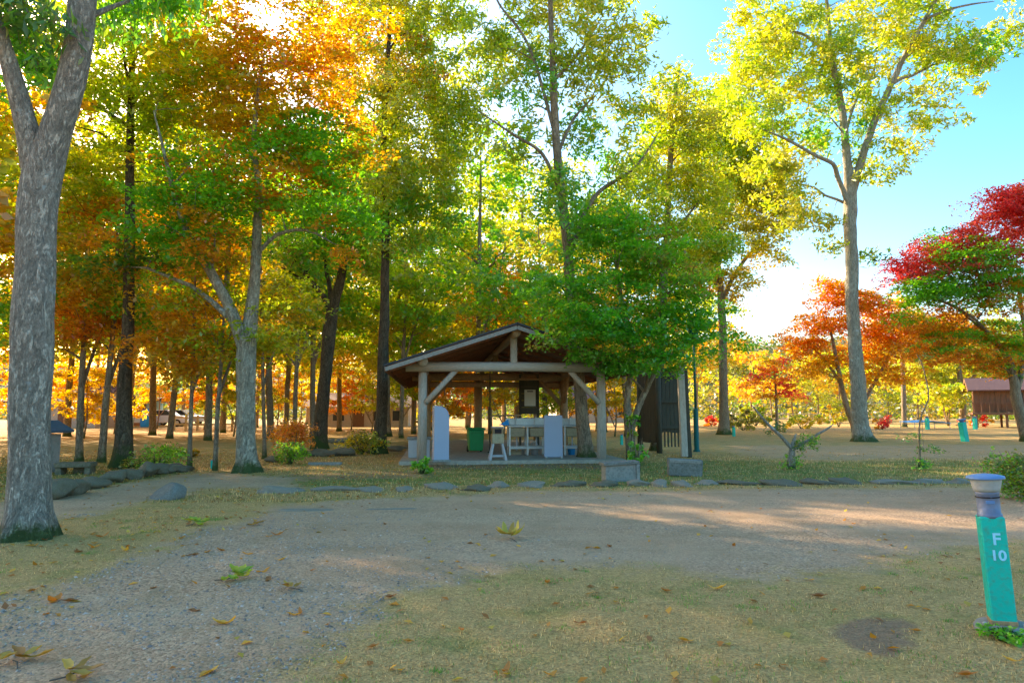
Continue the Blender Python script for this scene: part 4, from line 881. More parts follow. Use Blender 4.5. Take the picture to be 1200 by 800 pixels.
# ------------------------------------------------------------------ timber screen, posts, lamp post
p = G(776, 531); t = thing('timber_screen', 'dark timber board screen with heavy posts under the maple', 'screen', (p[0], p[1], 0))
k = p[1] / FPX
def vboard(t, x0, y0, x1, y1, z0, z1, n, name='board'):
    for i in range(n):
        f0, f1 = (i + .04) / n, (i + .96) / n; fx = (f0 + f1) / 2; w = math.hypot(x1 - x0, y1 - y0) / n * .94
        a = math.atan2(y1 - y0, x1 - x0)
        MB().box((x0 + (x1 - x0) * fx, y0 + (y1 - y0) * fx, (z0 + z1) / 2 + rng.uniform(-.02, .02)), (w, .03 + .006 * (i % 2), z1 - z0), Matrix.Rotation(a, 3, 'Z')).build(name, M['wood_dark'], t)
ztop = 97 * k
vboard(t, -3 * k, 0.1, 26 * k, 0.25, 24 * k, ztop, 6)
vboard(t, -18 * k, 1.0, -3.5 * k, 0.1, 12 * k, ztop, 7)
for z in (30 * k, 60 * k, 90 * k): MB().box((11.5 * k, .12, z), (29 * k, .05, .09), Matrix.Rotation(math.atan2(.15, 29 * k), 3, 'Z')).build('rail', M['wood_dark'], t)
for i in range(6): MB().box((5 * k + i * 4 * k, .2, 16 * k), (.045, .03, 18 * k)).build('slat', M['wood_dark'], t)
for x, y, r in ((-3 * k, 0.0, .09), (-18 * k, 1.05, .09)): MB().tube([(x, y, -.05), (x, y, ztop + .05)], [r, r * .95], 10).build('post', M['wood_dark'], t, True)
MB().box((10 * k, .18, ztop + .03), (32 * k, .16, .05), bev=.008).build('cap_rail', M['wood_dark'], t)
p = G(803, 536); k = p[1] / FPX; t = thing('wooden_post', 'tall square grey post standing in front of the timber screen', 'post', (p[0], p[1], 0))
MB().box((-.05, 0, 1.35), (7.5 * k, .15, 2.65), Matrix.Rotation(math.radians(-1.2), 3, 'Y'), bev=.012).build('shaft', M['log'], t)
MB().box((.10, .06, 1.25), (5 * k, .14, 2.6), Matrix.Rotation(math.radians(-1.6), 3, 'Y'), bev=.01).build('side_board', M['wood_dark'], t)
p = G(816.5, 529); k = p[1] / FPX; t = thing('lamp_post', 'slim dark green lamp post on the lawn beside the timber screen', 'lamp post', (p[0], p[1], 0))
MB().lathe([(4.2 * k, -.05), (4.0 * k, .05), (3.0 * k, .08), (2.9 * k, 48 * k), (2.2 * k, 50 * k)], 14).build('base', M['lamp_green'], t, True)
MB().lathe([(1.5 * k, 49 * k), (1.3 * k, 135 * k)], 12).build('pole', M['lamp_green'], t, True)
hd = MB().lathe([(2 * k, 134 * k), (6 * k, 137 * k), (7 * k, 150 * k), (8.5 * k, 151 * k), (2 * k, 157 * k)], 16).build('lantern', M['lamp_green'], t, True)
MB().lathe([(5.6 * k, 138.5 * k), (6.7 * k, 150 * k)], 16).build('glass', M['white_paint'], hd, True)

# ------------------------------------------------------------------ concrete troughs
p = G(729, 564); k = p[1] / FPX; t = thing('concrete_trough', 'grey concrete block with projecting top slab beside the climbing weeds', 'concrete block', (p[0], p[1], 0), math.radians(8))
MB().box((0, .12, .15), (40 * k, .30, .34), taper=.95, bev=.012).build('block', M['concrete'], t, False, None, (0, math.radians(-3), 0))
MB().box((0, .12, .335), (43 * k, .36, .06), bev=.01).build('top_slab', M['stone'], t, False, None, (0, math.radians(-3), 0))
MB().box((18.5 * k, -.045, .17), (4 * k, .03, .30), bev=.006).build('side_rib', M['concrete'], t)
p = G(803, 558); k = p[1] / FPX; t = thing('marble_trough', 'veined grey stone block at the foot of the tall square post', 'stone block', (p[0], p[1], 0), math.radians(-7))
MB().box((0, .12, .17), (38 * k, .3, .34), taper=1.03, bev=.014).build('block', M['stone'], t, False, None, (0, math.radians(2.5), 0))
MB().box((0, -.02, .30), (36 * k, .05, .07), bev=.01).build('lip', M['concrete'], t, False, None, (0, math.radians(2.5), 0))
p = G(84, 556.5); k = p[1] / FPX; t = thing('stone_bench', 'low mossy stone bench with hollow end beside the kiosk', 'bench', (p[0], p[1], 0), math.radians(14))
MB().box((0, .2, .20), (38 * k, .42, .10), bev=.015).build('seat', M['stone_moss'], t)
for s_ in (-1, 1): MB().box((s_ * 15 * k, .2, .07), (6 * k, .36, .18), bev=.01).build('leg', M['stone_moss'], t)
MB().box((7 * k, .33, .08), (22 * k, .08, .16)).build('back_panel', M['stone_moss'], t)

# ------------------------------------------------------------------ stones
def rock_mesh(seed, flat=.5, sub=3, rough=.4):
    import bmesh
    bm = bmesh.new(); bmesh.ops.create_icosphere(bm, subdivisions=sub, radius=1.0)
    r = np.random.default_rng(seed); ph = r.uniform(0, 6, 6); pl = r.normal(0, 1, (9, 3)); pl /= np.linalg.norm(pl, axis=1)[:, None]; pd = r.uniform(.5, .85, 9)
    for v in bm.verts:
        p = np.array(v.co)
        for n_2, d_ in zip(pl, pd):
            e = p @ n_2 - d_
            if e > 0: p = p - n_2 * e * .97
        p *= 1 + rough * .35 * (math.sin(3 * p[0] + ph[0]) * math.sin(4 * p[1] + ph[1]) + .5 * math.sin(7 * p[2] + ph[2] + 5 * p[0]))
        p[2] *= flat; v.co = p
    me = bpy.data.meshes.new('stone'); bm.to_mesh(me); bm.free()
    me.polygons.foreach_set('use_smooth', np.ones(len(me.polygons), dtype=bool)); return me
ROCK = [rock_mesh(s, .55) for s in range(7)]; FLATR = [rock_mesh(s + 20, .6, 3, .5) for s in range(10)]
for me in ROCK: me.materials.append(M['stone_moss'])
M['kerb_stone'] = weathered('kerb_stone', (0.30, 0.235, 0.165), 0.9, 0.35, 6, (0.09, 0.085, 0.05), 0.5, bs=0.8)
for q_, me in enumerate(FLATR): me.materials.append(M['kerb_stone'] if q_ % 3 else M['stone_moss'])
ei = 0
xs = 300.0
while xs < 1170:                              # kerb of low field stones between the lawn and the road
    w = random.uniform(22, 52) if xs > 400 else random.uniform(35, 60)
    cx = xs + w / 2; py = np.interp(cx, [300, 400, 520, 650, 800, 1000, 1180], [577, 577, 573, 571, 569, 568, 567]) + random.uniform(-1.5, 1.5)
    p = G(cx, py); k = p[1] / FPX
    o = obj('kerb_stone', random.choice(FLATR), None, None, (p[0], p[1] + .1, .005), (0, 0, random.uniform(-.12, .12)), (w / 2 * k * 1.25, random.uniform(.2, .3), random.uniform(.10, .19)))
    tag(o, 'low rough stone in the row edging the gravel road', 'stone', 'row of kerb stones along the road'); xs += w + random.uniform(-4, 7)
for k_, (px, py, w, h) in enumerate(((58, 585, 44, 30), (83, 580, 26, 24), (101, 573, 36, 20), (128, 566, 34, 20), (150, 562, 24, 18), (168, 559, 24, 22), (183, 556, 22, 16), (198, 554, 22, 14), (213, 553, 18, 10))):
    p = G(px, py); k = p[1] / FPX
    o = obj('boulder', ROCK[k_ % 7], None, None, (p[0], p[1] + .15, h * k * .3), (0, 0, random.uniform(-.3, .3)), (w * k * .5, .3, h * k * .85))
    bl_ = ['broad mossy boulder hard against the thick forked trunk', 'second boulder of the lane row counted from the thick forked trunk', 'low boulder of the lane row below the stone bench', 'long boulder of the lane row just past the stone bench', 'small boulder before the dark straight trunk', 'tallest pale boulder of the lane row under the dark straight trunk', 'boulder of the lane row before the low green shrub', 'small boulder before the far half of the green shrub', 'smallest end boulder of the row where the lane opens']
    tag(o, bl_[k_], 'boulder', 'row of boulders beside the gravel lane')
p = G(192, 585); k = p[1] / FPX
tag(obj('rounded_boulder', rock_mesh(41, .62, 3, .1), M['stone'], None, (p[0], p[1] + .15, .02), (0, 0, .3), (23 * k, .3, 27 * k)), 'single smooth dome-shaped boulder alone at the lane corner', 'boulder')
for px, py, w, lab in ((357, 598, 70, 'long flat stepping slab flush with the gravel below the leafy verge'), (455, 597, 72, 'long pale flat slab lying in the gravel before the kerb')):
    p = G(px, py); k = p[1] / FPX
    tag(obj('flat_slab', rock_mesh(int(px), .5, 3, .08), M['kerb_stone'], None, (p[0], p[1], .0), (0, 0, .04), (w / 2 * k, .16, .07)), lab, 'stone slab')
for px, py, w, h in ((376, 535, 40, 12), (405, 534, 34, 12), (352, 533, 24, 12), (437, 531, 22, 8), (320, 541, 26, 9), (462, 528, 30, 8)):
    p = G(px, py); k = p[1] / FPX
    tag(obj('dark_stone', ROCK[int(px) % 7], None, None, (p[0], p[1], h * k * .25), (0, 0, random.uniform(-.3, .3)), (w / 2 * k, .3, h * k * .9)), 'low dark stone between the grove trunks and the shrubs', 'stone', 'dark stones at the grove edge')
p = G(398, 519); k = p[1] / FPX
tag(obj('pale_rock', rock_mesh(77, .5), M['stone'], None, (p[0], p[1], .1), None, (14 * k, .4, 9 * k)), 'pale broad rock sitting beside the yellow shrub', 'rock')
p = G(381, 545); k = p[1] / FPX; tag(obj('timber_edging', MB().box((0, 0, .03), (38 * k, .12, .09), bev=.01).mesh('timber_edging'), M['concrete'], None, (p[0], p[1], 0), (0, 0, .05)), 'pale straight edging beam lying on the leafy verge', 'beam')

# ------------------------------------------------------------------ bollards
def bollard_big():
    p = G(1176, 739); t = thing('bollard', 'teal site marker bollard reading F 10 with grey lamp head', 'bollard', (p[0], p[1], 0), 0)
    t.rotation_euler = (math.radians(1.0), math.radians(-2.6), math.radians(-24))
    k = p[1] / FPX; w = .128; h = .635
    MB().lathe([(.15, -.05), (.15, .025), (.135, .045), (.09, .05)], 24).build('base', M['concrete'], t, True)
    MB().box((0, 0, .04 + h / 2), (w, w, h), bev=.007).build('body', M['bollard'], t)
    for sx in (-1, 1): MB().lathe([(.012, .045), (.012, .06), (.006, .064)], 8, (sx * .1, -.06, 0)).build('bolt', M['steel'], t)
    MB().box((0, 0, .062), (w + .006, w + .006, .028), bev=.004).build('foot_collar', M['wood_warm'], t)
    z = .04 + h
    nk = MB().lathe([(.066, z - .01), (.066, z + .01), (.060, z + .014), (.060, z + .125), (.063, z + .13), (.063, z + .15)], 24).build('neck', M['bollard_grey'], t, True)
    MB().box((.0, -.060, z + .085), (.045, .008, .02), bev=.002).build('latch', M['bollard_cap'], nk)
    MB().tube([(.0615 * math.cos(a), .0615 * math.sin(a), z + .112) for a in np.linspace(0, 6.283, 25)], [.004] * 25, 6, False).build('band', M['black'], nk)
    MB().lathe([(.066, z + .145), (.072, z + .165), (.083, z + .215), (.086, z + .222)], 28).build('lamp_cone', M['bollard_cone'], t, True)
    MB().lathe([(.100, z + .220), (.102, z + .226), (.098, z + .235), (.07, z + .243), (.02, z + .25)], 28).build('cap', M['bollard_cap'], t, True)
    for txt, zz, size, xo in (('F', .475, .095, .008), ('10', .385, .082, .008)):
        cu_ = bpy.data.curves.new('letter', 'FONT'); cu_.body = txt; cu_.size = size; cu_.align_x = 'CENTER'; cu_.extrude = .0015; cu_.offset = .0022
        o_ = bpy.data.objects.new('tmp_letter', cu_); COL.objects.link(o_); dg = bpy.context.evaluated_depsgraph_get()
        me = bpy.data.meshes.new_from_object(o_.evaluated_get(dg)); bpy.data.objects.remove(o_)
        me.materials.clear(); obj('lettering', me, M['letter'], t, (xo, -w / 2 - .002, .04 + zz), (math.pi / 2, 0, 0))
    return t
bollard_big()
BP = None
for px, py, hpx, tilt, lab in ((1131, 517, 26, 8, 'small teal marker bollard leaning on the lawn before the raised hut'), (1143, 503, 15, 1, 'small teal marker bollard in front of the hut steps'), (1087, 503, 15, 0, 'small teal marker bollard by the blue tarpaulin'),
                               (728.5, 521, 12, 0, 'small teal marker bollard behind the pavilion corner post'), (860, 511, 12, 0, 'small teal marker bollard at the foot of the gold-leaved tree'), (253, 541, 16, 0, 'small teal marker bollard beside the slim forked stem at the lane'), (248, 549, 10, 2, 'short teal stub beside the pale twin-stem trunk')):
    p = G(px, py); k = p[1] / FPX; h = hpx * k; t = thing('bollard', lab, 'bollard', (p[0], p[1], 0), .3, 'teal site marker bollards'); t.rotation_euler = (0, math.radians(-tilt), .3)
    MB().box((0, 0, h * .42), (h * .24, h * .24, h * .84 + .04), bev=.01).build('body', M['bollard'], t)
    MB().lathe([(h * .09, h * .84), (h * .09, h * .92), (h * .17, h * .97), (h * .17, h)], 12).build('lamp_head', M['bollard_cap'], t, True)

# ------------------------------------------------------------------ shrubs and small plants
def shrub(name, label, px, py, w, h, pal, Y=None, n=6, leaf=(.06, .035), cover=5.0, cat='shrub', group=None, open_=False, limit=9000):
    p = G(px, py) if Y is None else np.array([P(px, 482, Y)[0], Y, 0.0]); k = p[1] / FPX; W, H = w * k / 2, h * k
    stems = []
    for i in range(n):
        a = 2 * math.pi * i / n + rng.uniform(-.3, .3); q = rng.uniform(.4, .95)
        stems.append([(p[0] + .02 * math.cos(a), p[1] + .02 * math.sin(a), -.02, .012 + .012 * H), (p[0] + W * .4 * q * math.cos(a), p[1] + W * .4 * q * math.sin(a), H * .4, .009 + .007 * H), (p[0] + W * .8 * q * math.cos(a), p[1] + W * .8 * q * math.sin(a), H * rng.uniform(.7, .98), .004)])
    bl = [((p[0] + W * .45 * math.cos(a), p[1] + W * .45 * math.sin(a), H * rng.uniform(.45, .62)), (W * .62, W * .62, H * .42), pal[i % len(pal)], .55) for i, a in enumerate(np.linspace(0, 6.28, 4)[:3])]
    return tree(name, label, stems, bl, M['bark_brown'], group, cat, leaf, 22, cover, min(.22, W * .35), .7, 6, 5, .003, .2, .4, limit, 'foliage', False)
shrub('green_shrub', 'low spreading green shrub at the foot of the dark mossy trunk', 181, 550, 62, 26, ['bushg', 'green', 'dryg'], leaf=(.06, .04))
shrub('russet_shrub', 'russet-orange shrub in front of the leaning dark trunk', 344, 535, 50, 46, ['orange', 'rust', 'orange'], leaf=(.07, .05))
shrub('green_bush', 'fresh green bush below the russet shrub', 340, 544, 44, 26, ['green', 'bushg'], leaf=(.07, .045))
shrub('yellow_shrub', 'yellow-green shrub beside the tall slim dark trunk', 424, 532, 52, 30, ['lime', 'dryg', 'yellow'], leaf=(.08, .05))
shrub('post_weed', 'small bright green weed in front of the pavilion post', 494, 555, 26, 20, ['green'], n=5, leaf=(.09, .05), limit=900)
shrub('climbing_weed', 'tall straggling green weed beside the concrete trough', 748, 553, 26, 42, ['green', 'yg'], n=6, leaf=(.075, .05), cover=2.5, limit=1800)
shrub('creeper', 'leafy creeper climbing beside the maple stem', 741, 545, 20, 75, ['yg', 'green'], n=5, leaf=(.075, .05), cover=1.4, limit=1500)
shrub('edge_shrub', 'dense green shrub with glossy leaves behind the F 10 bollard', 1206, 586, 84, 62, ['green', 'bushg', 'bushg'], n=8, leaf=(.05, .03), cover=6, limit=16000)
shrub('bollard_weed', 'small bright green weed growing at the foot of the F 10 bollard', 1178, 750, 46, 12, ['green'], n=12, leaf=(.028, .018), limit=1600, cover=14)
for px, py, w, h, pal, lab in ((1033, 503, 26, 16, ['red', 'rust'], 'round clipped dark red shrub between the lone trunk and the blue tarpaulin'), (833, 495, 20, 12, ['red', 'orange'], 'round red shrub behind the green lamp post'), (1143, 500, 34, 14, ['red', 'rust'], 'dark red shrub under the raised hut'),
                               (131 + 97, 535, 12, 10, ['rust'], 'small round russet shrub by the slim orange tree'), (205, 535, 36, 9, ['green', 'dryg'], 'low clipped green hedge beside the sunlit verge'), (1110, 498, 40, 60, ['yg', 'lime'], 'tall bushy yellow-green shrub in front of the hut'),
                               (870, 504, 70, 22, ['dryg', 'yg'], 'olive green hedge clump past the gold-leaved tree'), (938, 502, 60, 18, ['yellow', 'yg'], 'yellow hedge clump under the small rust-red tree'), (982, 500, 40, 30, ['lime', 'yellow'], 'bright yellow bush behind the lone lawn trunk'), (885, 498, 50, 30, ['yg', 'dryg'], 'pale green bush beyond the far sunlit lawn')):
    Yq = min(G(px, py)[1], 62)
    shrub('far_shrub', lab, px, py, w, h, pal, Yq, 5, (.05 + .0028 * Yq, .03 + .002 * Yq), 4.5, 'shrub', None, False, 4000)
# shrub with two bare limbs, and the thin bare sapling
p = G(928, 550); k = p[1] / FPX; Y = p[1]
tree('bare_limbed_shrub', 'stubby shrub with two bare limbs spread in a V on the verge', [ground_stem(Y, [(927, 551, 13), (928, 535, 10), (929, 522, 7), (933, 508, 4)]),
     stem_px(Y, [(928, 526, 5), (916, 512, 4.5), (900, 497, 4), (887, 482, 3), (881, 474, 2.5)], 0, -.3), stem_px(Y, [(930, 526, 5), (943, 518, 4), (957, 509, 3.5), (970, 502, 3), (977, 496, 2.5)], 0, .3)],
     blobs_px(Y, [(928, 540, 9, 9, 0, 'green', .8), (940, 521, 16, 10, 0, 'bushg', .45), (905, 500, 16, 7, .2, 'dryg', .5), (955, 508, 14, 8, .1, 'bushg', .4)]), M['bark_grey'], None, 'shrub', (.06, .035), 16, 4, .16, .7, 8, 4, .003, .2, .4, 3000, 'foliage', False)
p = G(1079, 550); Y = p[1]
tree('crooked_sapling', 'thin crooked bare sapling with a leafy foot on the verge', [ground_stem(Y, [(1077, 551, 4), (1078, 530, 3), (1077, 505, 2.6), (1080, 485, 2.4), (1088, 468, 2.2), (1086, 448, 2), (1080, 425, 1.6), (1074, 415, 1.2)])],
     blobs_px(Y, [(1077, 543, 11, 7, 0, 'green', .7), (1090, 527, 14, 4, 0, 'bushg', .6), (1068, 512, 9, 4, 0, 'bushg', .6), (1080, 420, 9, 6, 0, 'dryg', .2)]), M['bark_brown'], None, 'sapling', (.06, .03), 14, 3.5, .14, .5, 8, 4, .003, .2, .4, 1500, 'foliage', False)

# ------------------------------------------------------------------ things beyond: hut, houses, cars, tarpaulin, fence, kiosk
Yh = 56.0; k = Yh / FPX; c = P(1176, 482, Yh)
t = thing('raised_hut', 'small brown timber hut raised on posts with gabled roof', 'hut', (c[0], Yh, 0), math.radians(-28))
zf_, zw = 16 * k, 45 * k
MB().box((0, 0, zf_), (4.6, 3.4, .18), bev=.02).build('deck', M['cabin'], t)
for i in range(12): MB().box((-2.0 + .365 * i + .05, -1.30 - .008 * (i % 2), (zf_ + zw) / 2 + .05), (.35, .05, zw - zf_ - .1)).build('plank', M['cabin'], t)
MB().box((.1, .15, (zf_ + zw) / 2 + .05), (4.0, 2.6, zw - zf_ - .12)).build('wall', M['house'], t)
MB().prism([(-1.45, zw - .05), (1.45, zw - .05), (0, zw + .78)], -1, 1).build('gable', M['cabin'], t, False, (-1.0, .15, 0), (0, 0, math.pi / 2))
for s_ in (-1, 1):
    MB().box((.1, .15 + s_ * 1.0, zw + .36), (5.2, 2.35, .10), Matrix.Rotation(-s_ * math.radians(27), 3, 'X')).build('roof', M['cabin_roof'], t)
    MB().box((-2.52, .15 + s_ * 1.0, zw + .30), (.06, 2.3, .2), Matrix.Rotation(-s_ * math.radians(27), 3, 'X')).build('fascia_board', M['cabin'], t)
for x in (-2.0, 0, 2.0):
    for y in (-1.4, 1.4): MB().box((x, y, zf_ / 2 - .05), (.16, .16, zf_ + .1)).build('post', M['cabin'], t)
w_ = MB().box((.9, -1.36, (zf_ + zw) / 2 + .25), (.62, .06, .9)).build('window', M['cabin'], t); MB().box((.9, -1.40, (zf_ + zw) / 2 + .25), (.5, .03, .78)).build('pane', M['glass'], w_)
w_ = MB().box((-2.0, .1, (zf_ + zw) / 2 - .05), (.1, .8, 1.7)).build('door', M['cabin'], t); MB().box((-2.06, -.2, (zf_ + zw) / 2 - .05), (.05, .05, .12)).build('handle', M['steel'], w_)
for x in np.linspace(-2.2, 2.2, 9): MB().box((x, -1.62, zf_ + .45), (.06, .06, .8)).build('baluster', M['cabin'], t)
MB().box((0, -1.62, zf_ + .86), (4.6, .09, .07)).build('handrail', M['cabin'], t)
for i in range(4): MB().box((-2.5 - .25 * i, .1, zf_ - .22 - .25 * i), (.28, 1.0, .06)).build('step', M['cabin'], t)

c = P(1085, 497, 52); t = thing('blue_tarpaulin', 'bright blue tarpaulin stretched low over a frame on the far lawn', 'tarpaulin', (c[0], 52, 0), .1)
MB().add([(-1.5, -.8, .50), (1.4, -.8, .46), (1.4, .9, .42), (-1.5, .9, .55), (0, -.8, .62), (0, .9, .66), (-1.5, -.8, .46), (1.4, -.8, .42), (1.4, .9, .38), (-1.5, .9, .51), (0, -.8, .58), (0, .9, .62)],
         [(0, 4, 5, 3), (4, 1, 2, 5), (6, 9, 11, 10), (10, 11, 8, 7), (0, 6, 10, 4), (4, 10, 7, 1), (1, 7, 8, 2), (3, 5, 11, 9), (5, 2, 8, 11), (0, 3, 9, 6)]).build('sheet', M['blue'], t)
for x in (-1.45, 1.35):
    for y in (-.75, .85): MB().tube([(x, y, 0), (x, y, .45)], [.03, .03], 6).build('leg', M['steel'], t)

def house(label, px, Yd, w, d, hw, hr, rz, wallm, roofm, nwin=4, name='house', cat='house'):
    c = P(px, 482, Yd); t = thing(name, label, cat, (c[0], Yd, 0), rz)
    MB().box((0, 0, hw / 2 - .05), (w, d, hw + .1)).build('wall', wallm, t)
    a = math.atan2(hr, d / 2 + .4); L_ = (d / 2 + .5) / math.cos(a)
    for s_ in (-1, 1): MB().box((0, s_ * (d / 4 + .22), hw + hr / 2 - .02), (w + 1.0, L_, .14), Matrix.Rotation(-s_ * a, 3, 'X')).build('roof', roofm, t)
    MB().prism([(-d / 2, hw - .02), (d / 2, hw - .02), (0, hw + hr - .12)], -w / 2 + .01, w / 2 - .01).build('gable', wallm, t, False, None, (0, 0, math.pi / 2))
    for i in range(nwin):
        x = (i + .5) / nwin * w - w / 2
        if i == nwin // 2: 
            dd = MB().box((x, -d / 2 - .03, 1.0), (.95, .08, 2.0)).build('door', M['cabin'], t); MB().box((x + .35, -d / 2 - .09, 1.0), (.05, .05, .14)).build('handle', M['steel'], dd)
        else:
            f = MB().box((x, -d / 2 - .03, hw * .55), (1.1, .08, 1.0)).build('window', M['white_paint'], t); MB().box((x, -d / 2 - .08, hw * .55), (.95, .03, .85)).build('pane', M['glass'], f)
    return t
house('long low house with pale pinkish roof beyond the yellow shrub', 425, 62, 8.5, 5, 1.7, 1.2, .08, M['house'], M['house_roof'], 5)
house('timber-fronted low house seen between the golden trunks', 88, 58, 7, 5, 2.1, 1.3, -.05, M['house'], M['cabin_roof'], 4)
house('small pale teal shed with flat dark roof beside the parked cars', 162, 64, 3.2, 3, 2.2, .35, .1, M['shed_wall'], M['shingle'], 2, 'shed', 'shed')
house('pale house behind the pavilion with brown roof', 690, 84, 9, 6, 2.4, 1.8, .1, M['house'], M['cabin_roof'], 4)

def car(px, Yd, rz, pm, label):
    c = P(px, 482, Yd); t = thing('parked_car', label, 'car', (c[0], Yd, 0), rz)
    MB().prism([(-2.1, .35), (-2.05, .85), (-1.5, .95), (-1.1, 1.42), (.5, 1.46), (1.15, .98), (1.95, .85), (2.1, .55), (2.1, .35)], -.82, .82).build('body', pm, t)
    MB().prism([(-1.28, .98), (-1.02, 1.36), (.44, 1.40), (.96, .99)], -.835, .835).build('side_window', M['glass'], t)
    for x in (-1.3, 1.3):
        for y in (-.78, .78):
            w_ = MB().tube([(x, y - .1, .32), (x, y + .1, .32)], [.32, .32], 16).build('wheel', M['tyre'], t)
            MB().tube([(x, y - .12, .32), (x, y + .12, .32)], [.19, .19], 12).build('rim', M['steel'], w_)
    for y in (-.6, .6): MB().box((2.09, y, .70), (.06, .3, .14), bev=.02).build('headlight', M['white_paint'], t)
    return t
car(192, 60, .2, M['carpaint'], 'white parked car beside the pale teal shed')
car(213, 66, -.1, M['carpaint2'], 'silver parked car behind the low clipped hedge')
c = P(173, 482, 58); t = thing('water_tank', 'blue upright plastic tank beside the pale teal shed', 'tank', (c[0], 58, 0))
MB().lathe([(.5, 0), (.52, .1), (.52, 1.25), (.42, 1.4), (.12, 1.46)], 18).build('tank', M['blue'], t, True); MB().lathe([(.14, 1.45), (.14, 1.55)], 12).build('lid', M['blue'], t)
# post-and-rail fence
a0, a1 = P(205, 482, 46), P(300, 482, 46); t = thing('rail_fence', 'pale timber post-and-rail fence along the far edge of the grove', 'fence', (a0[0], 46, 0))
Lf = a1[0] - a0[0]
for i in range(8): MB().box((i * Lf / 7, 0, .5), (.12, .12, 1.1)).build('post', M['pole'], t)
for z in (.45, .9): MB().box((Lf / 2, -.08, z), (Lf, .05, .1)).build('rail', M['pole'], t)
a0, a1 = P(850, 482, 74), P(1010, 482, 74); t = thing('rail_fence', 'weathered timber fence running along the foot of the far wood', 'fence', (a0[0], 74, 0))
Lf = a1[0] - a0[0]
for i in range(14): MB().box((i * Lf / 13, 0, .55), (.12, .12, 1.2)).build('post', M['pole'], t)
for z in (.5, 1.0): MB().box((Lf / 2, -.08, z), (Lf, .05, .12)).build('rail', M['pole'], t)
# kiosk behind the thick trunk
c = G(44, 555); t = thing('kiosk', 'small timber kiosk with slate-blue roof half behind the thick forked trunk', 'kiosk', (c[0], c[1], 0), -.1)
k = c[1] / FPX
MB().box((-.1, .2, .40), (.46, .45, .84)).build('body', M['wood_fascia'], t)
for s_ in (-1, 1):
    MB().box((-.08 + s_ * .27, -.06, .42), (.06, .06, .9)).build('post', M['wood_warm'], t)
    MB().box((-.08 + s_ * .19, .15, .98), (.46, .85, .05), Matrix.Rotation(s_ * math.radians(28), 3, 'Y')).build('roof', M['slate'], t)

# ------------------------------------------------------------------ fallen leaves, grass, gravel
def leaf_blade(L_, W, curl, col_, seed):
    r = np.random.default_rng(seed); n = 9; V, Qd = [], []
    tt = np.linspace(0, 1, n); wid = W * np.sin(np.pi * np.clip(tt * .96 + .02, 0, 1)) ** .8 * (1 + .1 * np.sin(tt * 25 + seed))
    z = curl * (tt - .5) ** 2 * L_ * 1.6 + r.uniform(0, .006); ben = .12 * np.sin(tt * 3 + seed) * L_
    for i in range(n):
        e = wid[i] * .5; lift = e * (.5 + .4 * math.sin(i + seed))
        V += [(tt[i] * L_ - L_ / 2, ben[i] - e, z[i] + lift), (tt[i] * L_ - L_ / 2, ben[i], z[i]), (tt[i] * L_ - L_ / 2, ben[i] + e, z[i] + lift)]
    for i in range(n - 1):
        for j in range(2): Qd.append((i * 3 + j, i * 3 + j + 1, i * 3 + j + 4, i * 3 + j + 3))
    V = np.array(V); V[:, 2] -= V[:, 2].min() - .002
    return V, np.array(Qd), np.tile(np.array(col_) * r.uniform(.8, 1.2), (len(V), 1))
LCOL = [(.60, .24, .03), (.48, .17, .03), (.68, .34, .05), (.36, .14, .04)]
LM = []
for i in range(8):
    V, Qd, cc = leaf_blade(.13 + .03 * (i % 3), .05 + .012 * (i % 2), .25 + .2 * (i % 3), LCOL[i % 4], i + 3)
    LM.append(fast_mesh('fallen_leaf', V, Qd, col=cc, smooth=True)); LM[-1].materials.append(M['litter'])
SPOTS = [(214, 631), (150, 641), (146, 645), (300, 614), (315, 629), (325, 627), (215, 652), (228, 651), (244, 647), (258, 645), (329, 657), (313, 681), (308, 671), (65, 705), (60, 707), (82, 706), (67, 722), (37, 694), (262, 732), (227, 717), (344, 722), (352, 719), (246, 790), (458, 701), (477, 752), (437, 760),
         (379, 603), (54, 633), (110, 640), (642, 683), (698, 643), (713, 641), (721, 689), (781, 693), (842, 690), (680, 732), (644, 792), (592, 788), (804, 753), (450, 615), (1073, 740), (1132, 793), (1187, 776), (92, 646), (40, 640), (120, 629), (880, 730), (960, 700), (1010, 690), (540, 740), (400, 780), (180, 690), (290, 650), (860, 640), (560, 640)]
for i, (px, py) in enumerate(SPOTS):
    p = G(px, py); s_ = rng.uniform(.45, .9)
    o = obj('fallen_leaf', LM[i % 8], None, None, (p[0], p[1], .008 + gz(np.array([p[0]]), np.array([p[1]]))[0]), (rng.uniform(-.2, .2), rng.uniform(-.2, .2), rng.uniform(0, 6.28)), (s_, s_, s_))
    gr = masks(np.array([p[0]]), np.array([p[1]]))[0][0] > .5
    tag(o, 'single curled brown leaf lying on the bare gravel' if gr else 'single curled brown leaf lying on the dry turf', 'leaf', 'single fallen leaves on the gravel' if gr else 'single fallen leaves on the turf')
def sprig(name, label, px, py, pal, n, size, lift, rz):
    p = G(px, py); t = thing(name, label, 'leaf sprig', (p[0], p[1], .006), rz)
    MB().tube([(-size * .6, 0, .01), (0, 0, .015), (size * .2, .02, .02)], [.004, .004, .003], 6).build('stem', M['twig'], t)
    for i in range(n):
        V, Qd, cc = leaf_blade(size * rng.uniform(.8, 1.2), size * .34, .3 + lift * .3, pal[i % len(pal)], i + int(px))
        V = V + np.array([size * .5, 0, 0]); a = -1.9 + 3.8 * i / max(1, n - 1) + rng.uniform(-.2, .2)
        o = obj('leaf', fast_mesh('leaf', V, Qd, col=cc, smooth=True), M['litter'], t, (size * .15, 0, .012 + .006 * i), (rng.uniform(-.2, .2), -lift * rng.uniform(.1, 1.0), a))
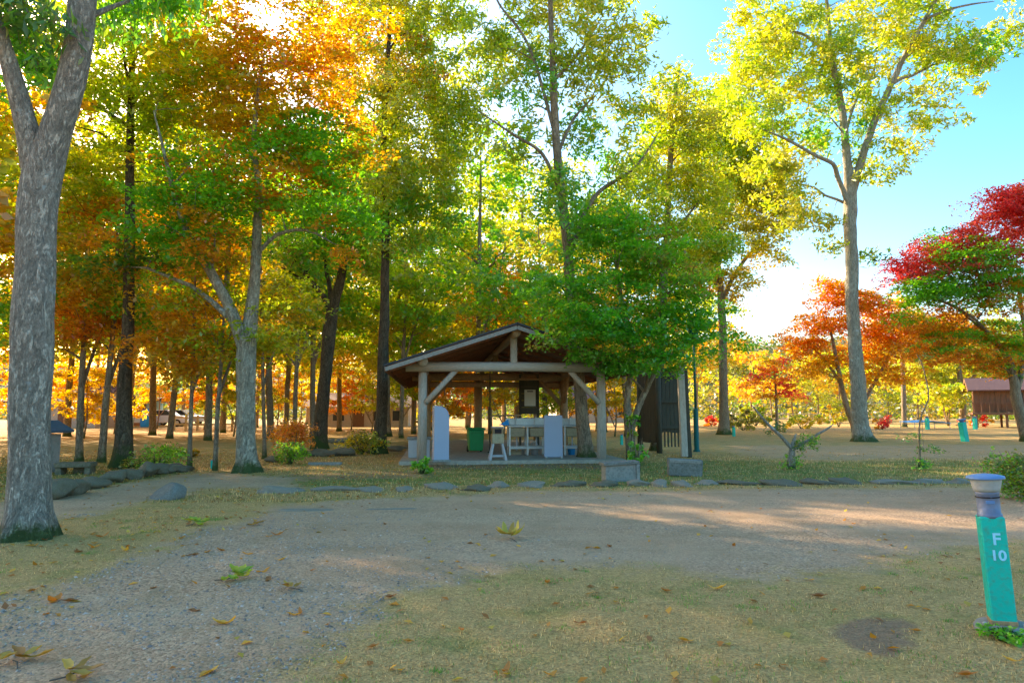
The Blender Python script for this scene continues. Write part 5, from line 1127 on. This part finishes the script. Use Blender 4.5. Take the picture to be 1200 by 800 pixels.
YGR = [(.36, .40, .03), (.22, .34, .03), (.46, .40, .04)]; BRN = [(.46, .24, .04), (.52, .30, .05), (.36, .17, .04)]; YLW = [(.62, .45, .06), (.58, .36, .05), (.5, .28, .04)]
sprig('leaf_sprig', 'fallen sprig of long yellow-green leaves lying alone on the gravel', 268, 681, YGR, 7, .17, .25, .3)
sprig('leaf_sprig', 'fallen green leaf sprig lying at the turf edge of the gravel', 226, 616, YGR, 6, .17, .15, 1.2)
sprig('leaf_sprig', 'upright yellow dried leaf sprig standing on the open road', 601, 634, YLW, 6, .20, .8, 1.9)
sprig('leaf_sprig', 'fan of large brown leaves at the coarsest patch of gravel', 20, 780, BRN, 5, .15, .1, 2.2)
sprig('leaf_sprig', 'brown leaf fan beside the largest brown leaves on the gravel', 80, 797, BRN, 5, .13, .1, .6)
sprig('leaf_sprig', 'small brown curled leaf sprig beside the yellow-green sprig', 343, 692, BRN, 4, .11, .3, 2.8)
sprig('leaf_sprig', 'small brown leaf sprig on the gravel close to the turf edge', 296, 616, BRN, 4, .12, .2, .1)

def region_pts(n, x0, x1, y0, y1, pw=1.0):
    return rng.uniform(x0, x1, n), y0 + (y1 - y0) * rng.random(n) ** pw
def blades(name, label, x, y, length, width, cols, jitter=.5, dens=None):
    n = len(x); a = rng.uniform(0, 6.28, n); lean = rng.uniform(.15, 1.25, n); L_ = length * rng.uniform(.5, 1.4, n)
    b = np.stack([x, y, gz(x, y) - .004], 1); d = np.stack([np.cos(a) * np.sin(lean), np.sin(a) * np.sin(lean), np.cos(lean)], 1)
    s = np.stack([-np.sin(a), np.cos(a), 0 * a], 1) * (width * rng.uniform(.6, 1.3, n))[:, None]
    m_ = b + d * (L_ * .55)[:, None]; tip = b + d * L_[:, None] - np.array([0, 0, 1]) * (L_ * .25 * lean)[:, None]; tip[:, 2] = np.maximum(tip[:, 2], .003)
    V = np.stack([b - s, b + s, m_ + s * .7, m_ - s * .7, tip], 1).reshape(-1, 3); i5 = np.arange(n) * 5
    Qd = np.stack([i5, i5 + 1, i5 + 2, i5 + 3], 1); T = np.stack([i5 + 3, i5 + 2, i5 + 4], 1)
    tag(obj(name, fast_mesh(name, V, Qd, T, col=np.repeat(cols, 5, 0)), M['grass']), label, 'grass', None, 'stuff')
def grass_cols(n, x, y, g):
    st = np.array([(.60, .37, .13), (.76, .51, .21), (.34, .18, .06), (.26, .16, .05)]); gr = np.array([(.13, .22, .03), (.22, .27, .05), (.10, .17, .02)])
    isg = rng.random(n) < np.clip(g + .35 * wob(x, y, 1.4) + .3 * wob(x, y, 5.3) - .12, .02, .95)
    c = st[rng.integers(0, 4, n)]; c[isg] = gr[rng.integers(0, 3, isg.sum())]
    return c * rng.uniform(.75, 1.2, (n, 1))
x, y = region_pts(380000, -9, 9, 2.7, 10.5, 1.5); r_, g_, b_ = masks(x, y)
kp = (rng.random(len(x)) > sstep(r_ + .3 * wob(x, y, 6), .05, .8)) & (rng.random(len(x)) > b_ * .9) & (np.abs(x) < .83 * y + .6) & (rng.random(len(x)) < .5 + .4 * wob(x, y, 2.3) + .3 * wob(x, y, 9.1))
x, y, g_ = x[kp], y[kp], g_[kp]
cxs, cys = region_pts(420, -7, 7, 2.9, 8.5, 1.3); rc, _, bc = masks(cxs, cys); ok_ = (rc < .55) & (bc < .4); cxs, cys = cxs[ok_], cys[ok_]      # green tufts in the dry turf
rad_ = rng.uniform(.02, .075, len(cxs)); ci = np.repeat(np.arange(len(cxs)), 60)
tx, ty = cxs[ci] + rng.normal(0, 1, len(ci)) * rad_[ci], cys[ci] + rng.normal(0, 1, len(ci)) * rad_[ci]
gcl = grass_cols(len(x), x, y, g_ * .2)
tcl = np.array([(.12, .27, .03), (.20, .34, .04), (.09, .20, .02)])[rng.integers(0, 3, len(tx))] * rng.uniform(.8, 1.3, (len(tx), 1))
x = np.concatenate([x, tx]); y = np.concatenate([y, ty]); gcl = np.vstack([gcl, tcl])
blades('grass', 'short dry straw-coloured turf with green flecks around the bollard', x, y, .026, .0021, gcl)
x, y = region_pts(110000, -15, 17, 10, 21, 1.2); r_, g_, b_ = masks(x, y)
kp = (rng.random(len(x)) > sstep(r_, .1, .6)) & (rng.random(len(x)) > b_ * .8) & (np.abs(x) < .83 * y + .6)
uv = (x - pav_o[0]) * math.cos(YAW) + (y - pav_o[1]) * math.sin(YAW), -(x - pav_o[0]) * math.sin(YAW) + (y - pav_o[1]) * math.cos(YAW)
kp &= ~((uv[0] > -.7) & (uv[0] < W_ + .7) & (uv[1] > -.5) & (uv[1] < DP + .8))
x, y, g_ = x[kp], y[kp], g_[kp]
blades('verge_grass', 'mossy green and straw grass on the verge behind the kerb stones', x, y, .055, .005, grass_cols(len(x), x, y, g_ * .7))
# coarse gravel
x, y = region_pts(90000, -5.5, 5, 2.8, 9, 1.5); r_, _, _ = masks(x, y)
dn = np.clip(.85 - .22 * (x + .62 * y - 1.2), .05, 1)
kp = (r_ > .45) & (rng.random(len(x)) < dn * (.5 + .5 * wob(x, y, 1.2))) & (np.abs(x) < .8 * y + .4)
x, y = x[kp], y[kp]; n = len(x)
oc = np.array([(1, 0, 0), (0, 1, 0), (-1, 0, 0), (0, -1, 0), (0, 0, .75), (0, 0, -.75)], float); of = np.array([(0, 1, 4), (1, 2, 4), (2, 3, 4), (3, 0, 4)])
sz = rng.uniform(.004, .0105, n) * (1 + .6 * (rng.random(n) < .06)); a = rng.uniform(0, 6.28, n); el = rng.uniform(.6, 1.4, n)
o3 = oc[None] * np.stack([sz * el, sz / el, sz], 1)[:, None, :] + rng.normal(0, 1, (n, 6, 3)) * (sz * .22)[:, None, None]
ca, sa = np.cos(a)[:, None], np.sin(a)[:, None]
V = np.stack([o3[..., 0] * ca - o3[..., 1] * sa + x[:, None], o3[..., 0] * sa + o3[..., 1] * ca + y[:, None], o3[..., 2] + (gz(x, y) + .007)[:, None]], -1).reshape(-1, 3)
T = (of[None] + (np.arange(n) * 6)[:, None, None]).reshape(-1, 3)
gcs = np.array([(.38, .29, .22), (.54, .42, .32), (.25, .18, .13), (.47, .31, .17), (.31, .25, .21)])[rng.integers(0, 5, n)] * rng.uniform(.7, 1.25, (n, 1))
m, N, L, B = newmat('pebble'); at = N.new('ShaderNodeAttribute'); at.attribute_name = 'col'; L.new(at.outputs['Color'], B.inputs['Base Color']); B.inputs['Roughness'].default_value = .85; M['pebble'] = m
tag(obj('gravel', fast_mesh('gravel', V, None, T, col=np.repeat(gcs, 6, 0)), M['pebble']), 'loose grey gravel scattered over the road', 'gravel', None, 'stuff')
# small leaf litter under the trees
x, y = region_pts(20000, -16, 16, 2.8, 24, 1.1); r_, _, _ = masks(x, y); kp = (rng.random(len(x)) > r_ * .88) & (rng.random(len(x)) < np.where(y < 6, .5, 1)) & (np.abs(x) < .83 * y + 1) & (rng.random(len(x)) < np.clip(.6 - .05 * x, .2, 1))
x, y = x[kp], y[kp]; n = len(x)
cc = np.array(LCOL + [(.55, .36, .05)])[rng.integers(0, 5, n)] * rng.uniform(.7, 1.2, (n, 1))
V, Qd, cc = leaf_quads(np.stack([x, y, gz(x, y) + .012], 1), .06, .042, .9, 0.0, cc); V[:, 2] = np.maximum(V[:, 2], .004)
tag(obj('leaf_litter', fast_mesh('leaf_litter', V, Qd, col=cc), M['litter']), 'scattered small brown and yellow leaf litter under the trees', 'leaf litter', None, 'stuff')
